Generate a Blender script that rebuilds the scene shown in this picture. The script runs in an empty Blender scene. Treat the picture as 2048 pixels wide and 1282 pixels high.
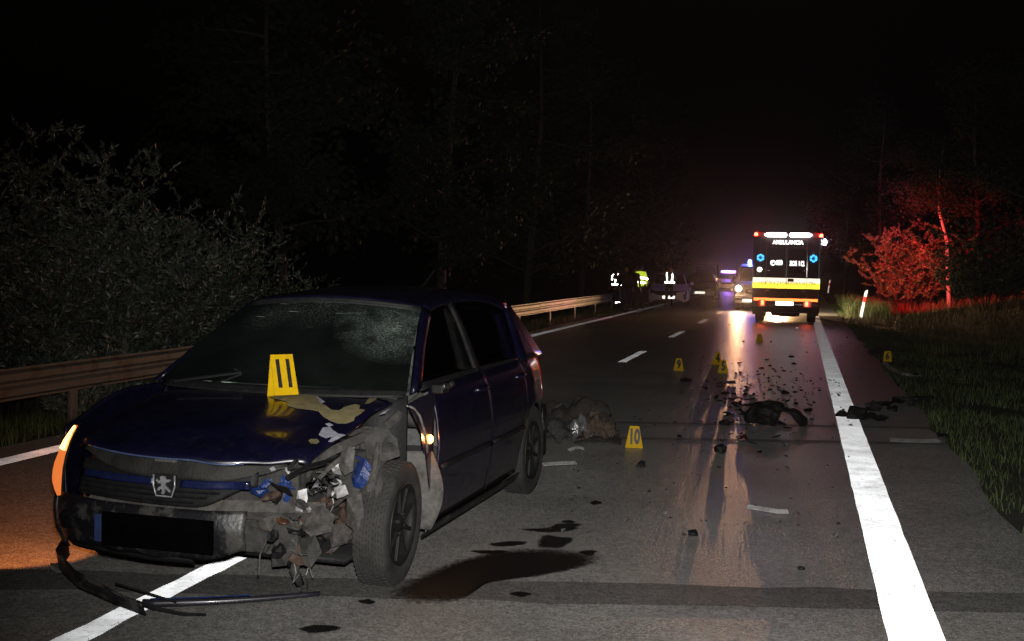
import bpy, bmesh, math, random
import numpy as np
from mathutils import Vector, Matrix, noise as mnoise

sc = bpy.context.scene
COL = sc.collection
R = math.radians
PI = math.pi
random.seed(7)
RNG = np.random.default_rng(11)

# ------------------------------------------------------------------ camera
FPX = 2350.0                      # focal length in pixels of a 2048 px wide frame
CH = 1.65
yaw, pitch, roll = R(13.77), R(2.68), R(1.2)
FW = Vector((-math.sin(yaw) * math.cos(pitch), math.cos(yaw) * math.cos(pitch), -math.sin(pitch)))
_r0 = Vector((math.cos(yaw), math.sin(yaw), 0))
_u0 = _r0.cross(FW)
RT = _r0 * math.cos(roll) + _u0 * math.sin(roll)
UP = -_r0 * math.sin(roll) + _u0 * math.cos(roll)
EYE = Vector((0, 0, CH))
cam = bpy.data.cameras.new('camera')
cam.sensor_width = 36
cam.sensor_fit = 'HORIZONTAL'
cam.lens = FPX / 2048 * 36
cam.clip_start = 0.1
cam.clip_end = 3000
camo = bpy.data.objects.new('camera', cam)
COL.objects.link(camo)
m = Matrix((RT, UP, -FW)).transposed().to_4x4()
m.translation = EYE
camo.matrix_world = m
sc.camera = camo

# ------------------------------------------------------------------ night sky, moonlight, flash, exposure
world = bpy.data.worlds.new('World')
sc.world = world
world.use_nodes = True
wn = world.node_tree
bg = wn.nodes['Background']
sky = wn.nodes.new('ShaderNodeTexSky')
sky.sky_type = 'NISHITA'
sky.sun_disc = False
sky.sun_elevation = R(-4.0)
sky.sun_rotation = R(200)
wn.links.new(sky.outputs[0], bg.inputs[0])
bg.inputs[1].default_value = 0.05
moon = bpy.data.lights.new('sun', 'SUN')
moon.energy = 0.006
moon.angle = R(10)
moon.color = (1.0, 0.93, 0.85)
mo = bpy.data.objects.new('sun', moon)
mo.rotation_euler = (R(50), 0, R(-20))
COL.objects.link(mo)
# the photographer's flash, a hand's width above the lens
fl = bpy.data.lights.new('camera_flash', 'SPOT')
fl.energy = 2400
fl.color = (1.0, 0.97, 0.93)
fl.shadow_soft_size = 0.03
fl.spot_size = R(80)
fl.spot_blend = 1.0
flo = bpy.data.objects.new('camera_flash', fl)
flo.location = EYE + UP * 0.13 + RT * 0.02
flo.rotation_euler = (FW + UP * 0.0 + RT * 0.16).to_track_quat('-Z', 'Y').to_euler()
COL.objects.link(flo)
vs = sc.view_settings
vs.view_transform = 'Standard'
vs.look = 'None'
vs.exposure = 0
vs.gamma = 1
vs.use_curve_mapping = False
sc.cycles.use_light_tree = True
sc.cycles.max_bounces = 6
sc.cycles.transparent_max_bounces = 12
sc.cycles.use_denoising = True
sc.cycles.caustics_reflective = False
sc.cycles.caustics_refractive = False
sc.cycles.sample_clamp_indirect = 4.0


# ------------------------------------------------------------------ where a point of the photograph lies in the place
def ray(px, py):
    return FW * FPX + RT * (px - 1024) - UP * (py - 641)


def on_ground(px, py, z=0.0):
    d = ray(px, py)
    return EYE + d * ((z - CH) / d.z)


def on_y(px, py, y):
    d = ray(px, py)
    return EYE + d * (y / d.y)


# ------------------------------------------------------------------ materials
MATS = {}


def nd(nt, kind, **kw):
    n = nt.nodes.new(kind)
    for k, v in kw.items():
        if k in n.inputs:
            n.inputs[k].default_value = v
        else:
            setattr(n, k, v)
    return n


def c4(c, k=1.0):
    return (min(c[0] * k, 1), min(c[1] * k, 1), min(c[2] * k, 1), 1)


def mat(name, col, rough=0.5, metal=0.0, spec=0.5, coat=0.0, var=0.3, scale=12.0, bump=0.0, bscale=60.0,
        col2=None, thr=None, emit=None, estr=0.0, obj=True, stretch=None):
    if name in MATS:
        return MATS[name]
    mt = bpy.data.materials.new(name)
    mt.use_nodes = True
    nt = mt.node_tree
    b = nt.nodes['Principled BSDF']
    tc = nd(nt, 'ShaderNodeTexCoord')
    src = tc.outputs['Object']
    if stretch:
        mp = nd(nt, 'ShaderNodeMapping')
        mp.inputs['Scale'].default_value = stretch
        nt.links.new(src, mp.inputs[0])
        src = mp.outputs[0]
    nz = nd(nt, 'ShaderNodeTexNoise', Scale=scale, Detail=6.0, Roughness=0.65)
    nt.links.new(src, nz.inputs['Vector'])
    cr = nd(nt, 'ShaderNodeValToRGB')
    cr.color_ramp.elements[0].position = 0.32 if thr is None else thr - 0.04
    cr.color_ramp.elements[1].position = 0.68 if thr is None else thr + 0.04
    cr.color_ramp.elements[0].color = c4(col, 1 - var)
    cr.color_ramp.elements[1].color = c4(col2 if col2 else col, 1 if col2 else 1 + var)
    nt.links.new(nz.outputs['Fac'], cr.inputs[0])
    nt.links.new(cr.outputs[0], b.inputs['Base Color'])
    mr = nd(nt, 'ShaderNodeMapRange')
    mr.inputs['To Min'].default_value = max(rough - 0.08, 0.03)
    mr.inputs['To Max'].default_value = min(rough + 0.1, 1)
    nt.links.new(nz.outputs['Fac'], mr.inputs[0])
    nt.links.new(mr.outputs[0], b.inputs['Roughness'])
    b.inputs['Metallic'].default_value = metal
    b.inputs['Specular IOR Level'].default_value = spec
    b.inputs['Coat Weight'].default_value = coat
    b.inputs['Coat Roughness'].default_value = 0.06
    if emit:
        b.inputs['Emission Color'].default_value = c4(emit)
        b.inputs['Emission Strength'].default_value = estr
    if bump:
        n2 = nd(nt, 'ShaderNodeTexNoise', Scale=bscale, Detail=5.0)
        nt.links.new(src, n2.inputs['Vector'])
        bp = nd(nt, 'ShaderNodeBump', Strength=bump, Distance=0.01)
        nt.links.new(n2.outputs['Fac'], bp.inputs['Height'])
        nt.links.new(bp.outputs[0], b.inputs['Normal'])
    MATS[name] = mt
    return mt


def retro(name, col, k, lobe=0.1, **kw):
    """sheeting or paint with glass beads: a diffuse body plus a mirror lobe that returns light to where it came from"""
    if name in MATS:
        return MATS[name]
    mt = mat(name, col, **kw)
    nt = mt.node_tree
    g = nd(nt, "ShaderNodeBsdfGlossy", Roughness=lobe)
    g.inputs['Color'].default_value = c4(col, k)
    ge = nd(nt, 'ShaderNodeNewGeometry')
    nt.links.new(ge.outputs['Incoming'], g.inputs['Normal'])
    ad = nd(nt, 'ShaderNodeAddShader')
    nt.links.new(nt.nodes['Principled BSDF'].outputs[0], ad.inputs[0])
    nt.links.new(g.outputs[0], ad.inputs[1])
    nt.links.new(ad.outputs[0], nt.nodes['Material Output'].inputs['Surface'])
    return mt


def lamp_mat(name, col, s):
    return mat(name, (0.5, 0.5, 0.5), 0.3, emit=col, estr=s, var=0.1)


def asphalt(name, dark=1.0, rough=0.34):
    mt = bpy.data.materials.new(name)
    mt.use_nodes = True
    nt = mt.node_tree
    b = nt.nodes['Principled BSDF']
    tc = nd(nt, 'ShaderNodeTexCoord')
    v1 = nd(nt, 'ShaderNodeTexVoronoi', Scale=75.0)
    n1 = nd(nt, 'ShaderNodeTexNoise', Scale=140.0, Detail=4.0, Roughness=0.7)
    n2 = nd(nt, 'ShaderNodeTexNoise', Scale=0.9, Detail=6.0, Roughness=0.6)
    n3 = nd(nt, 'ShaderNodeTexNoise', Scale=14.0, Detail=5.0, Roughness=0.7)
    for n in (v1, n1, n2, n3):
        nt.links.new(tc.outputs['Object'], n.inputs['Vector'])
    c1 = nd(nt, 'ShaderNodeValToRGB')
    c1.color_ramp.elements[0].position, c1.color_ramp.elements[1].position = 0.3, 0.72
    c1.color_ramp.elements[0].color = c4((0.062, 0.060, 0.057), dark)
    c1.color_ramp.elements[1].color = c4((0.205, 0.197, 0.184), dark)
    vs1 = nd(nt, 'ShaderNodeTexVoronoi', Scale=95.0)
    nt.links.new(tc.outputs['Object'], vs1.inputs['Vector'])
    sep = nd(nt, 'ShaderNodeSeparateColor')
    nt.links.new(vs1.outputs['Color'], sep.inputs[0])
    gm = nd(nt, 'ShaderNodeMix', data_type='FLOAT')
    gm.inputs[0].default_value = 0.3
    nt.links.new(n1.outputs['Fac'], gm.inputs[2])
    nt.links.new(sep.outputs[0], gm.inputs[3])
    nt.links.new(gm.outputs[0], c1.inputs[0])
    c2 = nd(nt, 'ShaderNodeValToRGB')
    c2.color_ramp.elements[0].position, c2.color_ramp.elements[1].position = 0.3, 0.7
    c2.color_ramp.elements[0].color = (0.62, 0.62, 0.62, 1)
    c2.color_ramp.elements[1].color = (1, 1, 1, 1)
    nt.links.new(n2.outputs['Fac'], c2.inputs[0])
    mx = nd(nt, 'ShaderNodeMix', data_type='RGBA', blend_type='MULTIPLY')
    mx.inputs['Factor'].default_value = 1.0
    nt.links.new(c1.outputs[0], mx.inputs['A'])
    nt.links.new(c2.outputs[0], mx.inputs['B'])
    c3 = nd(nt, 'ShaderNodeValToRGB')
    c3.color_ramp.elements[0].position, c3.color_ramp.elements[1].position = 0.35, 0.6
    c3.color_ramp.elements[0].color = (0.72, 0.72, 0.72, 1)
    c3.color_ramp.elements[1].color = (1, 1, 1, 1)
    nt.links.new(n3.outputs['Fac'], c3.inputs[0])
    m2 = nd(nt, 'ShaderNodeMix', data_type='RGBA', blend_type='MULTIPLY')
    m2.inputs['Factor'].default_value = 1.0
    nt.links.new(mx.outputs['Result'], m2.inputs['A'])
    nt.links.new(c3.outputs[0], m2.inputs['B'])
    nt.links.new(m2.outputs['Result'], b.inputs['Base Color'])
    b.inputs['Roughness'].default_value = rough
    b.inputs['Diffuse Roughness'].default_value = 1.0
    b.inputs['Specular IOR Level'].default_value = 0.9
    ma = nd(nt, 'ShaderNodeMath', operation='ADD')
    nt.links.new(v1.outputs['Distance'], ma.inputs[0])
    nt.links.new(n1.outputs['Fac'], ma.inputs[1])
    bp = nd(nt, 'ShaderNodeBump', Strength=0.45, Distance=0.006)
    nt.links.new(ma.outputs[0], bp.inputs['Height'])
    nt.links.new(bp.outputs[0], b.inputs['Normal'])
    MATS[name] = mt
    return mt


def windscreen_mat():
    """laminated glass: clear with a dusty film that also imitates a greenish reflection, crazed round the impact, in the car's own coordinates"""
    mt = bpy.data.materials.new('cracked_windscreen')
    mt.use_nodes = True
    nt = mt.node_tree
    nt.nodes.remove(nt.nodes['Principled BSDF'])
    tc = nd(nt, 'ShaderNodeTexCoord')
    tr = nd(nt, 'ShaderNodeBsdfTransparent')
    tr.inputs[0].default_value = (0.62, 0.75, 0.68, 1)
    gl = nd(nt, 'ShaderNodeBsdfGlossy', Roughness=0.03)
    fr = nd(nt, 'ShaderNodeFresnel', IOR=1.5)
    m1 = nd(nt, 'ShaderNodeMixShader')
    nt.links.new(fr.outputs[0], m1.inputs[0])
    nt.links.new(tr.outputs[0], m1.inputs[1])
    nt.links.new(gl.outputs[0], m1.inputs[2])
    df = nd(nt, 'ShaderNodeBsdfDiffuse')
    df.inputs[0].default_value = (0.46, 0.58, 0.5, 1)

    def spot(center, r0, r1):
        vm = nd(nt, 'ShaderNodeVectorMath', operation='DISTANCE')
        vm.inputs[1].default_value = center
        nt.links.new(tc.outputs['Object'], vm.inputs[0])
        mr = nd(nt, 'ShaderNodeMapRange')
        mr.inputs['From Min'].default_value = r0
        mr.inputs['From Max'].default_value = r1
        mr.inputs['To Min'].default_value = 1
        mr.inputs['To Max'].default_value = 0
        nt.links.new(vm.outputs['Value'], mr.inputs[0])
        return mr.outputs[0]

    def math2(op, a, b):
        n = nd(nt, 'ShaderNodeMath', operation=op, use_clamp=True)
        for i, s in enumerate((a, b)):
            if isinstance(s, float):
                n.inputs[i].default_value = s
            else:
                nt.links.new(s, n.inputs[i])
        return n.outputs[0]

    nzw = nd(nt, 'ShaderNodeTexNoise', Scale=6.0, Detail=4.0)
    nt.links.new(tc.outputs['Object'], nzw.inputs['Vector'])
    wv = nd(nt, 'ShaderNodeMix', data_type='RGBA', blend_type='ADD')
    wv.inputs['Factor'].default_value = 0.08
    nt.links.new(tc.outputs['Object'], wv.inputs['A'])
    nt.links.new(nzw.outputs['Color'], wv.inputs['B'])

    def web(scale, width):
        v = nd(nt, 'ShaderNodeTexVoronoi', Scale=scale, feature='DISTANCE_TO_EDGE')
        nt.links.new(wv.outputs['Result'], v.inputs['Vector'])
        mr = nd(nt, 'ShaderNodeMapRange')
        mr.inputs['From Max'].default_value = width
        mr.inputs['To Min'].default_value = 1
        mr.inputs['To Max'].default_value = 0
        nt.links.new(v.outputs['Distance'], mr.inputs[0])
        return mr.outputs[0]

    s1 = spot((-0.70, 0.50, 1.27), 0.02, 0.36)
    s1 = math2('POWER', s1, 0.9)
    s2 = spot((-0.80, 0.02, 1.38), 0.0, 0.30)
    s3 = spot((-0.72, -0.28, 1.33), 0.0, 0.22)
    fine = nd(nt, 'ShaderNodeTexNoise', Scale=95.0, Detail=9.0, Roughness=0.85)
    nt.links.new(wv.outputs['Result'], fine.inputs['Vector'])
    fr2 = nd(nt, 'ShaderNodeMapRange')
    fr2.inputs['From Min'].default_value, fr2.inputs['From Max'].default_value = 0.49, 0.66
    nt.links.new(fine.outputs['Fac'], fr2.inputs[0])
    patch = nd(nt, 'ShaderNodeTexNoise', Scale=7.0, Detail=7.0, Roughness=0.75)
    nt.links.new(tc.outputs['Object'], patch.inputs['Vector'])
    pm = nd(nt, 'ShaderNodeMapRange')
    pm.inputs['From Min'].default_value = 0.36
    pm.inputs['From Max'].default_value = 0.66
    nt.links.new(patch.outputs['Fac'], pm.inputs[0])
    a = math2('MULTIPLY', math2('MULTIPLY', fr2.outputs[0], s1), pm.outputs[0])
    a = math2('MULTIPLY', a, 0.95)
    fog = math2('MULTIPLY', math2('MULTIPLY', s1, pm.outputs[0]), 0.07)
    a = math2('ADD', a, fog)
    b = math2('MULTIPLY', math2('MULTIPLY', web(55.0, 0.05), s1), 0.10)
    # scratches raked across the top of the glass
    mp = nd(nt, 'ShaderNodeMapping')
    mp.inputs['Rotation'].default_value = (0, R(8), R(12))
    mp.inputs['Scale'].default_value = (9, 5, 120)
    nt.links.new(tc.outputs['Object'], mp.inputs[0])
    sn = nd(nt, 'ShaderNodeTexNoise', Scale=1.0, Detail=3.0)
    nt.links.new(mp.outputs[0], sn.inputs['Vector'])
    sm = nd(nt, 'ShaderNodeMapRange')
    sm.inputs['From Min'].default_value = 0.66
    sm.inputs['From Max'].default_value = 0.74
    nt.links.new(sn.outputs['Fac'], sm.inputs[0])
    c = math2('MULTIPLY', sm.outputs[0], math2('ADD', s2, s3))
    w3 = math2('MULTIPLY', math2('MULTIPLY', web(60.0, 0.08), math2('ADD', s2, s3)), 0.22)
    film = nd(nt, 'ShaderNodeTexNoise', Scale=3.0, Detail=4.0)  # dusty film; its greenish tone also paints in a reflection on the glass
    nt.links.new(tc.outputs['Object'], film.inputs['Vector'])
    fm = nd(nt, 'ShaderNodeMapRange')
    fm.inputs['From Min'].default_value = 0.4
    fm.inputs['From Max'].default_value = 0.8
    fm.inputs['To Min'].default_value = 0.008
    fm.inputs['To Max'].default_value = 0.02
    nt.links.new(film.outputs['Fac'], fm.inputs[0])
    t = math2('ADD', math2('ADD', a, b), math2('ADD', c, math2('ADD', fm.outputs[0], w3)))
    m2 = nd(nt, 'ShaderNodeMixShader')
    nt.links.new(t, m2.inputs[0])
    nt.links.new(m1.outputs[0], m2.inputs[1])
    nt.links.new(df.outputs[0], m2.inputs[2])
    nt.links.new(m2.outputs[0], nt.nodes['Material Output'].inputs['Surface'])
    return mt


def glass_mat(name, tint=(0.6, 0.66, 0.62)):
    if name in MATS:
        return MATS[name]
    mt = bpy.data.materials.new(name)
    mt.use_nodes = True
    nt = mt.node_tree
    nt.nodes.remove(nt.nodes['Principled BSDF'])
    tr = nd(nt, 'ShaderNodeBsdfTransparent')
    tr.inputs[0].default_value = c4(tint)
    gl = nd(nt, 'ShaderNodeBsdfGlossy', Roughness=0.04)
    nz = nd(nt, 'ShaderNodeTexNoise', Scale=4.0)
    lw = nd(nt, 'ShaderNodeFresnel', IOR=1.5)
    ad = nd(nt, 'ShaderNodeMath', operation='MULTIPLY_ADD')
    nt.links.new(nz.outputs['Fac'], ad.inputs[0])
    ad.inputs[1].default_value = 0.02
    nt.links.new(lw.outputs[0], ad.inputs[2])
    mx = nd(nt, 'ShaderNodeMixShader')
    nt.links.new(ad.outputs[0], mx.inputs[0])
    nt.links.new(tr.outputs[0], mx.inputs[1])
    nt.links.new(gl.outputs[0], mx.inputs[2])
    nt.links.new(mx.outputs[0], nt.nodes['Material Output'].inputs['Surface'])
    MATS[name] = mt
    return mt


# ------------------------------------------------------------------ mesh helpers
def link(o, parent=None):
    COL.objects.link(o)
    if parent is not None:
        o.parent = parent
    return o


def mesh(name, verts, faces, mt, parent=None, smooth=False, solid=0.0, bevel=0.0, sub=0, loc=None, rot=None, offset=0):
    me = bpy.data.meshes.new(name)
    me.from_pydata([tuple(v) for v in verts], [], faces)
    me.validate()
    me.update()
    if smooth:
        me.polygons.foreach_set('use_smooth', [True] * len(me.polygons))
    if mt:
        me.materials.append(mt)
    o = bpy.data.objects.new(name, me)
    link(o, parent)
    if solid:
        md = o.modifiers.new('solid', 'SOLIDIFY')
        md.thickness = solid
        md.offset = offset
    if bevel:
        md = o.modifiers.new('bevel', 'BEVEL')
        md.width = bevel
        md.segments = 2
        md.limit_method = 'ANGLE'
    if sub:
        md = o.modifiers.new('sub', 'SUBSURF')
        md.levels = md.render_levels = sub
    if loc is not None:
        o.location = loc
    if rot is not None:
        o.rotation_euler = rot
    return o


def thing(name, label, cat, loc=(0, 0, 0), rotz=0.0, group=None):
    o = bpy.data.objects.new(name, None)
    o.empty_display_size = 0.2
    link(o)
    o.location = loc
    o.rotation_euler = (0, 0, rotz)
    return tag(o, label, cat, group)


def tag(o, label, cat, group=None):
    o['label'] = label
    o['category'] = cat
    if group:
        o['group'] = group
    return o


def struct(o, kind='structure'):
    o['kind'] = kind
    return o


class MB:
    """collects shapes that belong to one part"""
    def __init__(s):
        s.v, s.f = [], []

    def add(s, v, f):
        n = len(s.v)
        s.v += [tuple(p) for p in v]
        s.f += [tuple(i + n for i in q) for q in f]
        return s

    def box(s, c, d, rot=None):
        c = Vector(c)
        v = []
        for k in range(8):
            p = Vector(((k & 1) - .5, ((k >> 1) & 1) - .5, ((k >> 2) & 1) - .5))
            p = Vector((p.x * d[0], p.y * d[1], p.z * d[2]))
            if rot is not None:
                p = rot @ p
            v.append(c + p)
        return s.add(v, [(0, 2, 3, 1), (4, 5, 7, 6), (0, 1, 5, 4), (2, 6, 7, 3), (0, 4, 6, 2), (1, 3, 7, 5)])

    def tube(s, pts, r, n=6, r1=None, caps=True):
        pts = [Vector(p) for p in pts]
        m_ = len(pts)
        v = []
        prev = None
        for i, p in enumerate(pts):
            d = (pts[min(i + 1, m_ - 1)] - pts[max(i - 1, 0)])
            if d.length < 1e-9:
                d = Vector((0, 0, 1))
            d.normalize()
            a = prev if prev is not None else (Vector((0, 0, 1)) if abs(d.z) < .9 else Vector((1, 0, 0)))
            a = (a - d * a.dot(d))
            if a.length < 1e-6:
                a = d.orthogonal()
            a.normalize()
            prev = a
            b = d.cross(a)
            rr = r if r1 is None else r + (r1 - r) * i / max(m_ - 1, 1)
            for k in range(n):
                t = 2 * PI * k / n
                v.append(p + a * (rr * math.cos(t)) + b * (rr * math.sin(t)))
        f = []
        for i in range(m_ - 1):
            for k in range(n):
                k2 = (k + 1) % n
                f.append((i * n + k, i * n + k2, (i + 1) * n + k2, (i + 1) * n + k))
        if caps:
            f.append(tuple(range(n - 1, -1, -1)))
            f.append(tuple(range((m_ - 1) * n, m_ * n)))
        return s.add(v, f)

    def lathe(s, prof, n=32, axis='y', c=(0, 0, 0), a0=0.0, a1=2 * PI):
        """prof: (radius, along-axis)"""
        full = abs(a1 - a0 - 2 * PI) < 1e-6
        m_ = n if full else n + 1
        v = []
        for i in range(m_):
            t = a0 + (a1 - a0) * i / n
            for (r, h_) in prof:
                if axis == 'y':
                    v.append((c[0] + r * math.cos(t), c[1] + h_, c[2] + r * math.sin(t)))
                elif axis == 'z':
                    v.append((c[0] + r * math.cos(t), c[1] + r * math.sin(t), c[2] + h_))
                else:
                    v.append((c[0] + h_, c[1] + r * math.cos(t), c[2] + r * math.sin(t)))
        k = len(prof)
        f = []
        for i in range(n):
            j = (i + 1) % m_
            for q in range(k - 1):
                f.append((i * k + q, j * k + q, j * k + q + 1, i * k + q + 1))
        return s.add(v, f)

    def prism(s, poly, h0, h1, axis='y'):
        n = len(poly)
        def mk(a, b, h_):
            return (a, h_, b) if axis == 'y' else ((a, b, h_) if axis == 'z' else (h_, a, b))
        v = [mk(a, b, h0) for a, b in poly] + [mk(a, b, h1) for a, b in poly]
        f = [tuple(range(n)), tuple(range(2 * n - 1, n - 1, -1))]
        for i in range(n):
            j = (i + 1) % n
            f.append((i, i + n, j + n, j))
        return s.add(v, f)

    def build(s, name, mt, parent=None, **kw):
        return mesh(name, s.v, s.f, mt, parent, **kw)


def grid(name, fn, nu, nv, mt, parent=None, keep=None, **kw):
    v, f = [], []
    for i in range(nu + 1):
        for j in range(nv + 1):
            v.append(fn(i / nu, j / nv))
    for i in range(nu):
        for j in range(nv):
            if keep and not keep((i + .5) / nu, (j + .5) / nv):
                continue
            a = i * (nv + 1) + j
            f.append((a, a + nv + 1, a + nv + 2, a + 1))
    kw.setdefault('smooth', True)
    return mesh(name, v, f, mt, parent, **kw)


def text(name, body, size, mt, parent, loc, rot, depth=0.002, sx=1.0, align='CENTER', bold=0.0):
    cu = bpy.data.curves.new(name, 'FONT')
    cu.body = body
    cu.size = size
    cu.align_x = align
    cu.align_y = 'CENTER'
    cu.extrude = depth
    cu.offset = bold
    cu.resolution_u = 3
    tmp = bpy.data.objects.new(name + '_curve', cu)
    COL.objects.link(tmp)
    dg = bpy.context.evaluated_depsgraph_get()
    me = bpy.data.meshes.new_from_object(tmp.evaluated_get(dg))
    bpy.data.objects.remove(tmp)
    me.materials.clear()
    me.materials.append(mt)
    o = bpy.data.objects.new(name, me)
    link(o, parent)
    o.location = loc
    o.rotation_euler = rot
    o.scale = (sx, 1, 1)
    return o


def copy_tree(o, parent=None):
    c = o.copy()
    COL.objects.link(c)
    c.parent = parent
    for ch in o.children:
        copy_tree(ch, c)
    return c


def lerp(a, b, t):
    return a + (b - a) * t


def sstep(a, b, x):
    t = min(max((x - a) / (b - a), 0), 1)
    return t * t * (3 - 2 * t)


def itp(x, pts):
    return float(np.interp(x, [p[0] for p in pts], [p[1] for p in pts]))


def quads(name, V, mt, parent=None, smooth=False):
    """V: (n, 4, 3) array of loose quads as one mesh"""
    n = len(V)
    me = bpy.data.meshes.new(name)
    me.vertices.add(n * 4)
    me.vertices.foreach_set('co', V.reshape(-1).astype(np.float32))
    me.loops.add(n * 4)
    me.loops.foreach_set('vertex_index', np.arange(n * 4, dtype=np.int32))
    me.polygons.add(n)
    me.polygons.foreach_set('loop_start', np.arange(0, n * 4, 4, dtype=np.int32))
    me.polygons.foreach_set('loop_total', np.full(n, 4, dtype=np.int32))
    me.update(calc_edges=True)
    me.materials.append(mt)
    o = bpy.data.objects.new(name, me)
    link(o, parent)
    return o


def leaf_quads(P, D, L, W):
    """narrow diamond leaves from points P along directions D"""
    n = len(P)
    D = D / np.linalg.norm(D, axis=1, keepdims=True)
    S = np.cross(D, RNG.normal(size=(n, 3)))
    S /= np.linalg.norm(S, axis=1, keepdims=True) + 1e-9
    L = L[:, None]
    W = W[:, None]
    return np.stack([P, P + D * L * .45 + S * W, P + D * L, P + D * L * .45 - S * W], axis=1)



def road_film(mt, col=(0.045, 0.042, 0.038)):
    """dried dirt thrown up by the wheels: thickest low on the body, thin specks above"""
    nt = mt.node_tree
    b = nt.nodes['Principled BSDF']
    old = b.inputs['Base Color'].links[0].from_socket
    tc = nd(nt, 'ShaderNodeTexCoord')
    sx = nd(nt, 'ShaderNodeSeparateXYZ')
    nt.links.new(tc.outputs['Object'], sx.inputs[0])
    n1 = nd(nt, 'ShaderNodeTexNoise', Scale=16.0, Detail=8.0, Roughness=0.75)
    nt.links.new(tc.outputs['Object'], n1.inputs['Vector'])
    hz = nd(nt, 'ShaderNodeMapRange')
    hz.inputs['From Min'].default_value, hz.inputs['From Max'].default_value = 0.18, 0.55
    hz.inputs['To Min'].default_value, hz.inputs['To Max'].default_value = 0.30, 0.0
    nt.links.new(sx.outputs['Z'], hz.inputs[0])
    ad = nd(nt, 'ShaderNodeMath', operation='ADD')
    nt.links.new(n1.outputs['Fac'], ad.inputs[0])
    nt.links.new(hz.outputs[0], ad.inputs[1])
    mr = nd(nt, 'ShaderNodeMapRange')
    mr.inputs['From Min'].default_value, mr.inputs['From Max'].default_value = 0.55, 0.85
    mr.inputs['To Max'].default_value = 0.42
    nt.links.new(ad.outputs[0], mr.inputs[0])
    mx = nd(nt, 'ShaderNodeMix', data_type='RGBA')
    mx.inputs['B'].default_value = c4(col)
    nt.links.new(mr.outputs[0], mx.inputs['Factor'])
    nt.links.new(old, mx.inputs['A'])
    nt.links.new(mx.outputs['Result'], b.inputs['Base Color'])


# palette
M_ASPH = asphalt('asphalt')
M_STRIP = asphalt('bitumen_strip', 0.42, 0.5)
M_LINE = retro('road_paint', (0.55, 0.57, 0.60), 0.0062, 0.14, rough=0.6, var=0.12, scale=30, bump=0.3, bscale=120)
def wear_paint(mt):
    nt = mt.node_tree
    g = [n for n in nt.nodes if n.bl_idname == 'ShaderNodeBsdfAnisotropic'][0]
    pb = nt.nodes['Principled BSDF']
    tc = nd(nt, 'ShaderNodeTexCoord')
    n1 = nd(nt, 'ShaderNodeTexNoise', Scale=55.0, Detail=5.0, Roughness=0.75)
    n2 = nd(nt, 'ShaderNodeTexNoise', Scale=2.2, Detail=6.0, Roughness=0.7)
    v = nd(nt, 'ShaderNodeTexVoronoi', Scale=3.2, feature='DISTANCE_TO_EDGE')
    mp = nd(nt, 'ShaderNodeMapping')
    mp.inputs['Scale'].default_value = (1.2, 2.6, 1)
    nt.links.new(tc.outputs['Object'], mp.inputs[0])
    wm = nd(nt, 'ShaderNodeMix', data_type='RGBA', blend_type='ADD')
    wm.inputs['Factor'].default_value = 0.18
    nt.links.new(mp.outputs[0], wm.inputs['A'])
    nt.links.new(n2.outputs['Color'], wm.inputs['B'])
    for n in (n1, n2):
        nt.links.new(tc.outputs['Object'], n.inputs['Vector'])
    nt.links.new(wm.outputs['Result'], v.inputs['Vector'])
    r1 = nd(nt, 'ShaderNodeMapRange')
    r1.inputs['From Min'].default_value, r1.inputs['From Max'].default_value = 0.30, 0.52
    r1.inputs['To Min'].default_value = 0.62
    nt.links.new(n1.outputs['Fac'], r1.inputs[0])
    r2 = nd(nt, 'ShaderNodeMapRange')
    r2.inputs['From Min'].default_value, r2.inputs['From Max'].default_value = 0.33, 0.6
    r2.inputs['To Min'].default_value = 0.55
    nt.links.new(n2.outputs['Fac'], r2.inputs[0])
    r3 = nd(nt, 'ShaderNodeMapRange')
    r3.inputs['From Max'].default_value = 0.012
    r3.inputs['To Min'].default_value = 0.35
    nt.links.new(v.outputs['Distance'], r3.inputs[0])
    a = nd(nt, 'ShaderNodeMath', operation='MULTIPLY')
    b = nd(nt, 'ShaderNodeMath', operation='MULTIPLY')
    nt.links.new(r1.outputs[0], a.inputs[0])
    nt.links.new(r2.outputs[0], a.inputs[1])
    nt.links.new(a.outputs[0], b.inputs[0])
    nt.links.new(r3.outputs[0], b.inputs[1])
    for sock, low, col in ((g.inputs['Color'], (0, 0, 0, 1), tuple(g.inputs['Color'].default_value)), (pb.inputs['Base Color'], (0.10, 0.10, 0.10, 1), (0.58, 0.60, 0.63, 1))):
        mx = nd(nt, 'ShaderNodeMix', data_type='RGBA')
        mx.inputs['A'].default_value = low
        mx.inputs['B'].default_value = col
        nt.links.new(b.outputs[0], mx.inputs['Factor'])
        nt.links.new(mx.outputs['Result'], sock)


wear_paint(M_LINE)
M_SOIL = mat('verge_soil', (0.035, 0.034, 0.02), 0.95, var=0.5, scale=3, bump=0.8, bscale=30)
M_GALV = mat('galvanised_steel', (0.22, 0.20, 0.185), 0.55, 0.3, var=0.35, scale=5, col2=(0.12, 0.08, 0.06), thr=0.56)
M_NAVY = mat('navy_paint', (0.0035, 0.0032, 0.015), 0.32, 0.0, 0.5, coat=0.6, var=0.35, scale=7)
road_film(M_NAVY)
M_BLUE = mat('blue_paint', (0.010, 0.026, 0.11), 0.4, 0.0, 0.5, coat=0.3, var=0.6, scale=14, bump=.5)
M_BLACK = mat('black_plastic', (0.009, 0.009, 0.0095), 0.6, spec=.25, var=0.4, scale=20, bump=0.2)
M_DIRTY = mat('dirty_plastic', (0.034, 0.032, 0.029), 0.8, var=0.6, scale=14, bump=0.5, bscale=40)
M_BUMP = mat('dusty_bumper', (0.014, 0.014, 0.018), 0.42, var=0.5, scale=7, col2=(0.05, 0.047, 0.042), thr=0.54, bump=0.25)
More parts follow.
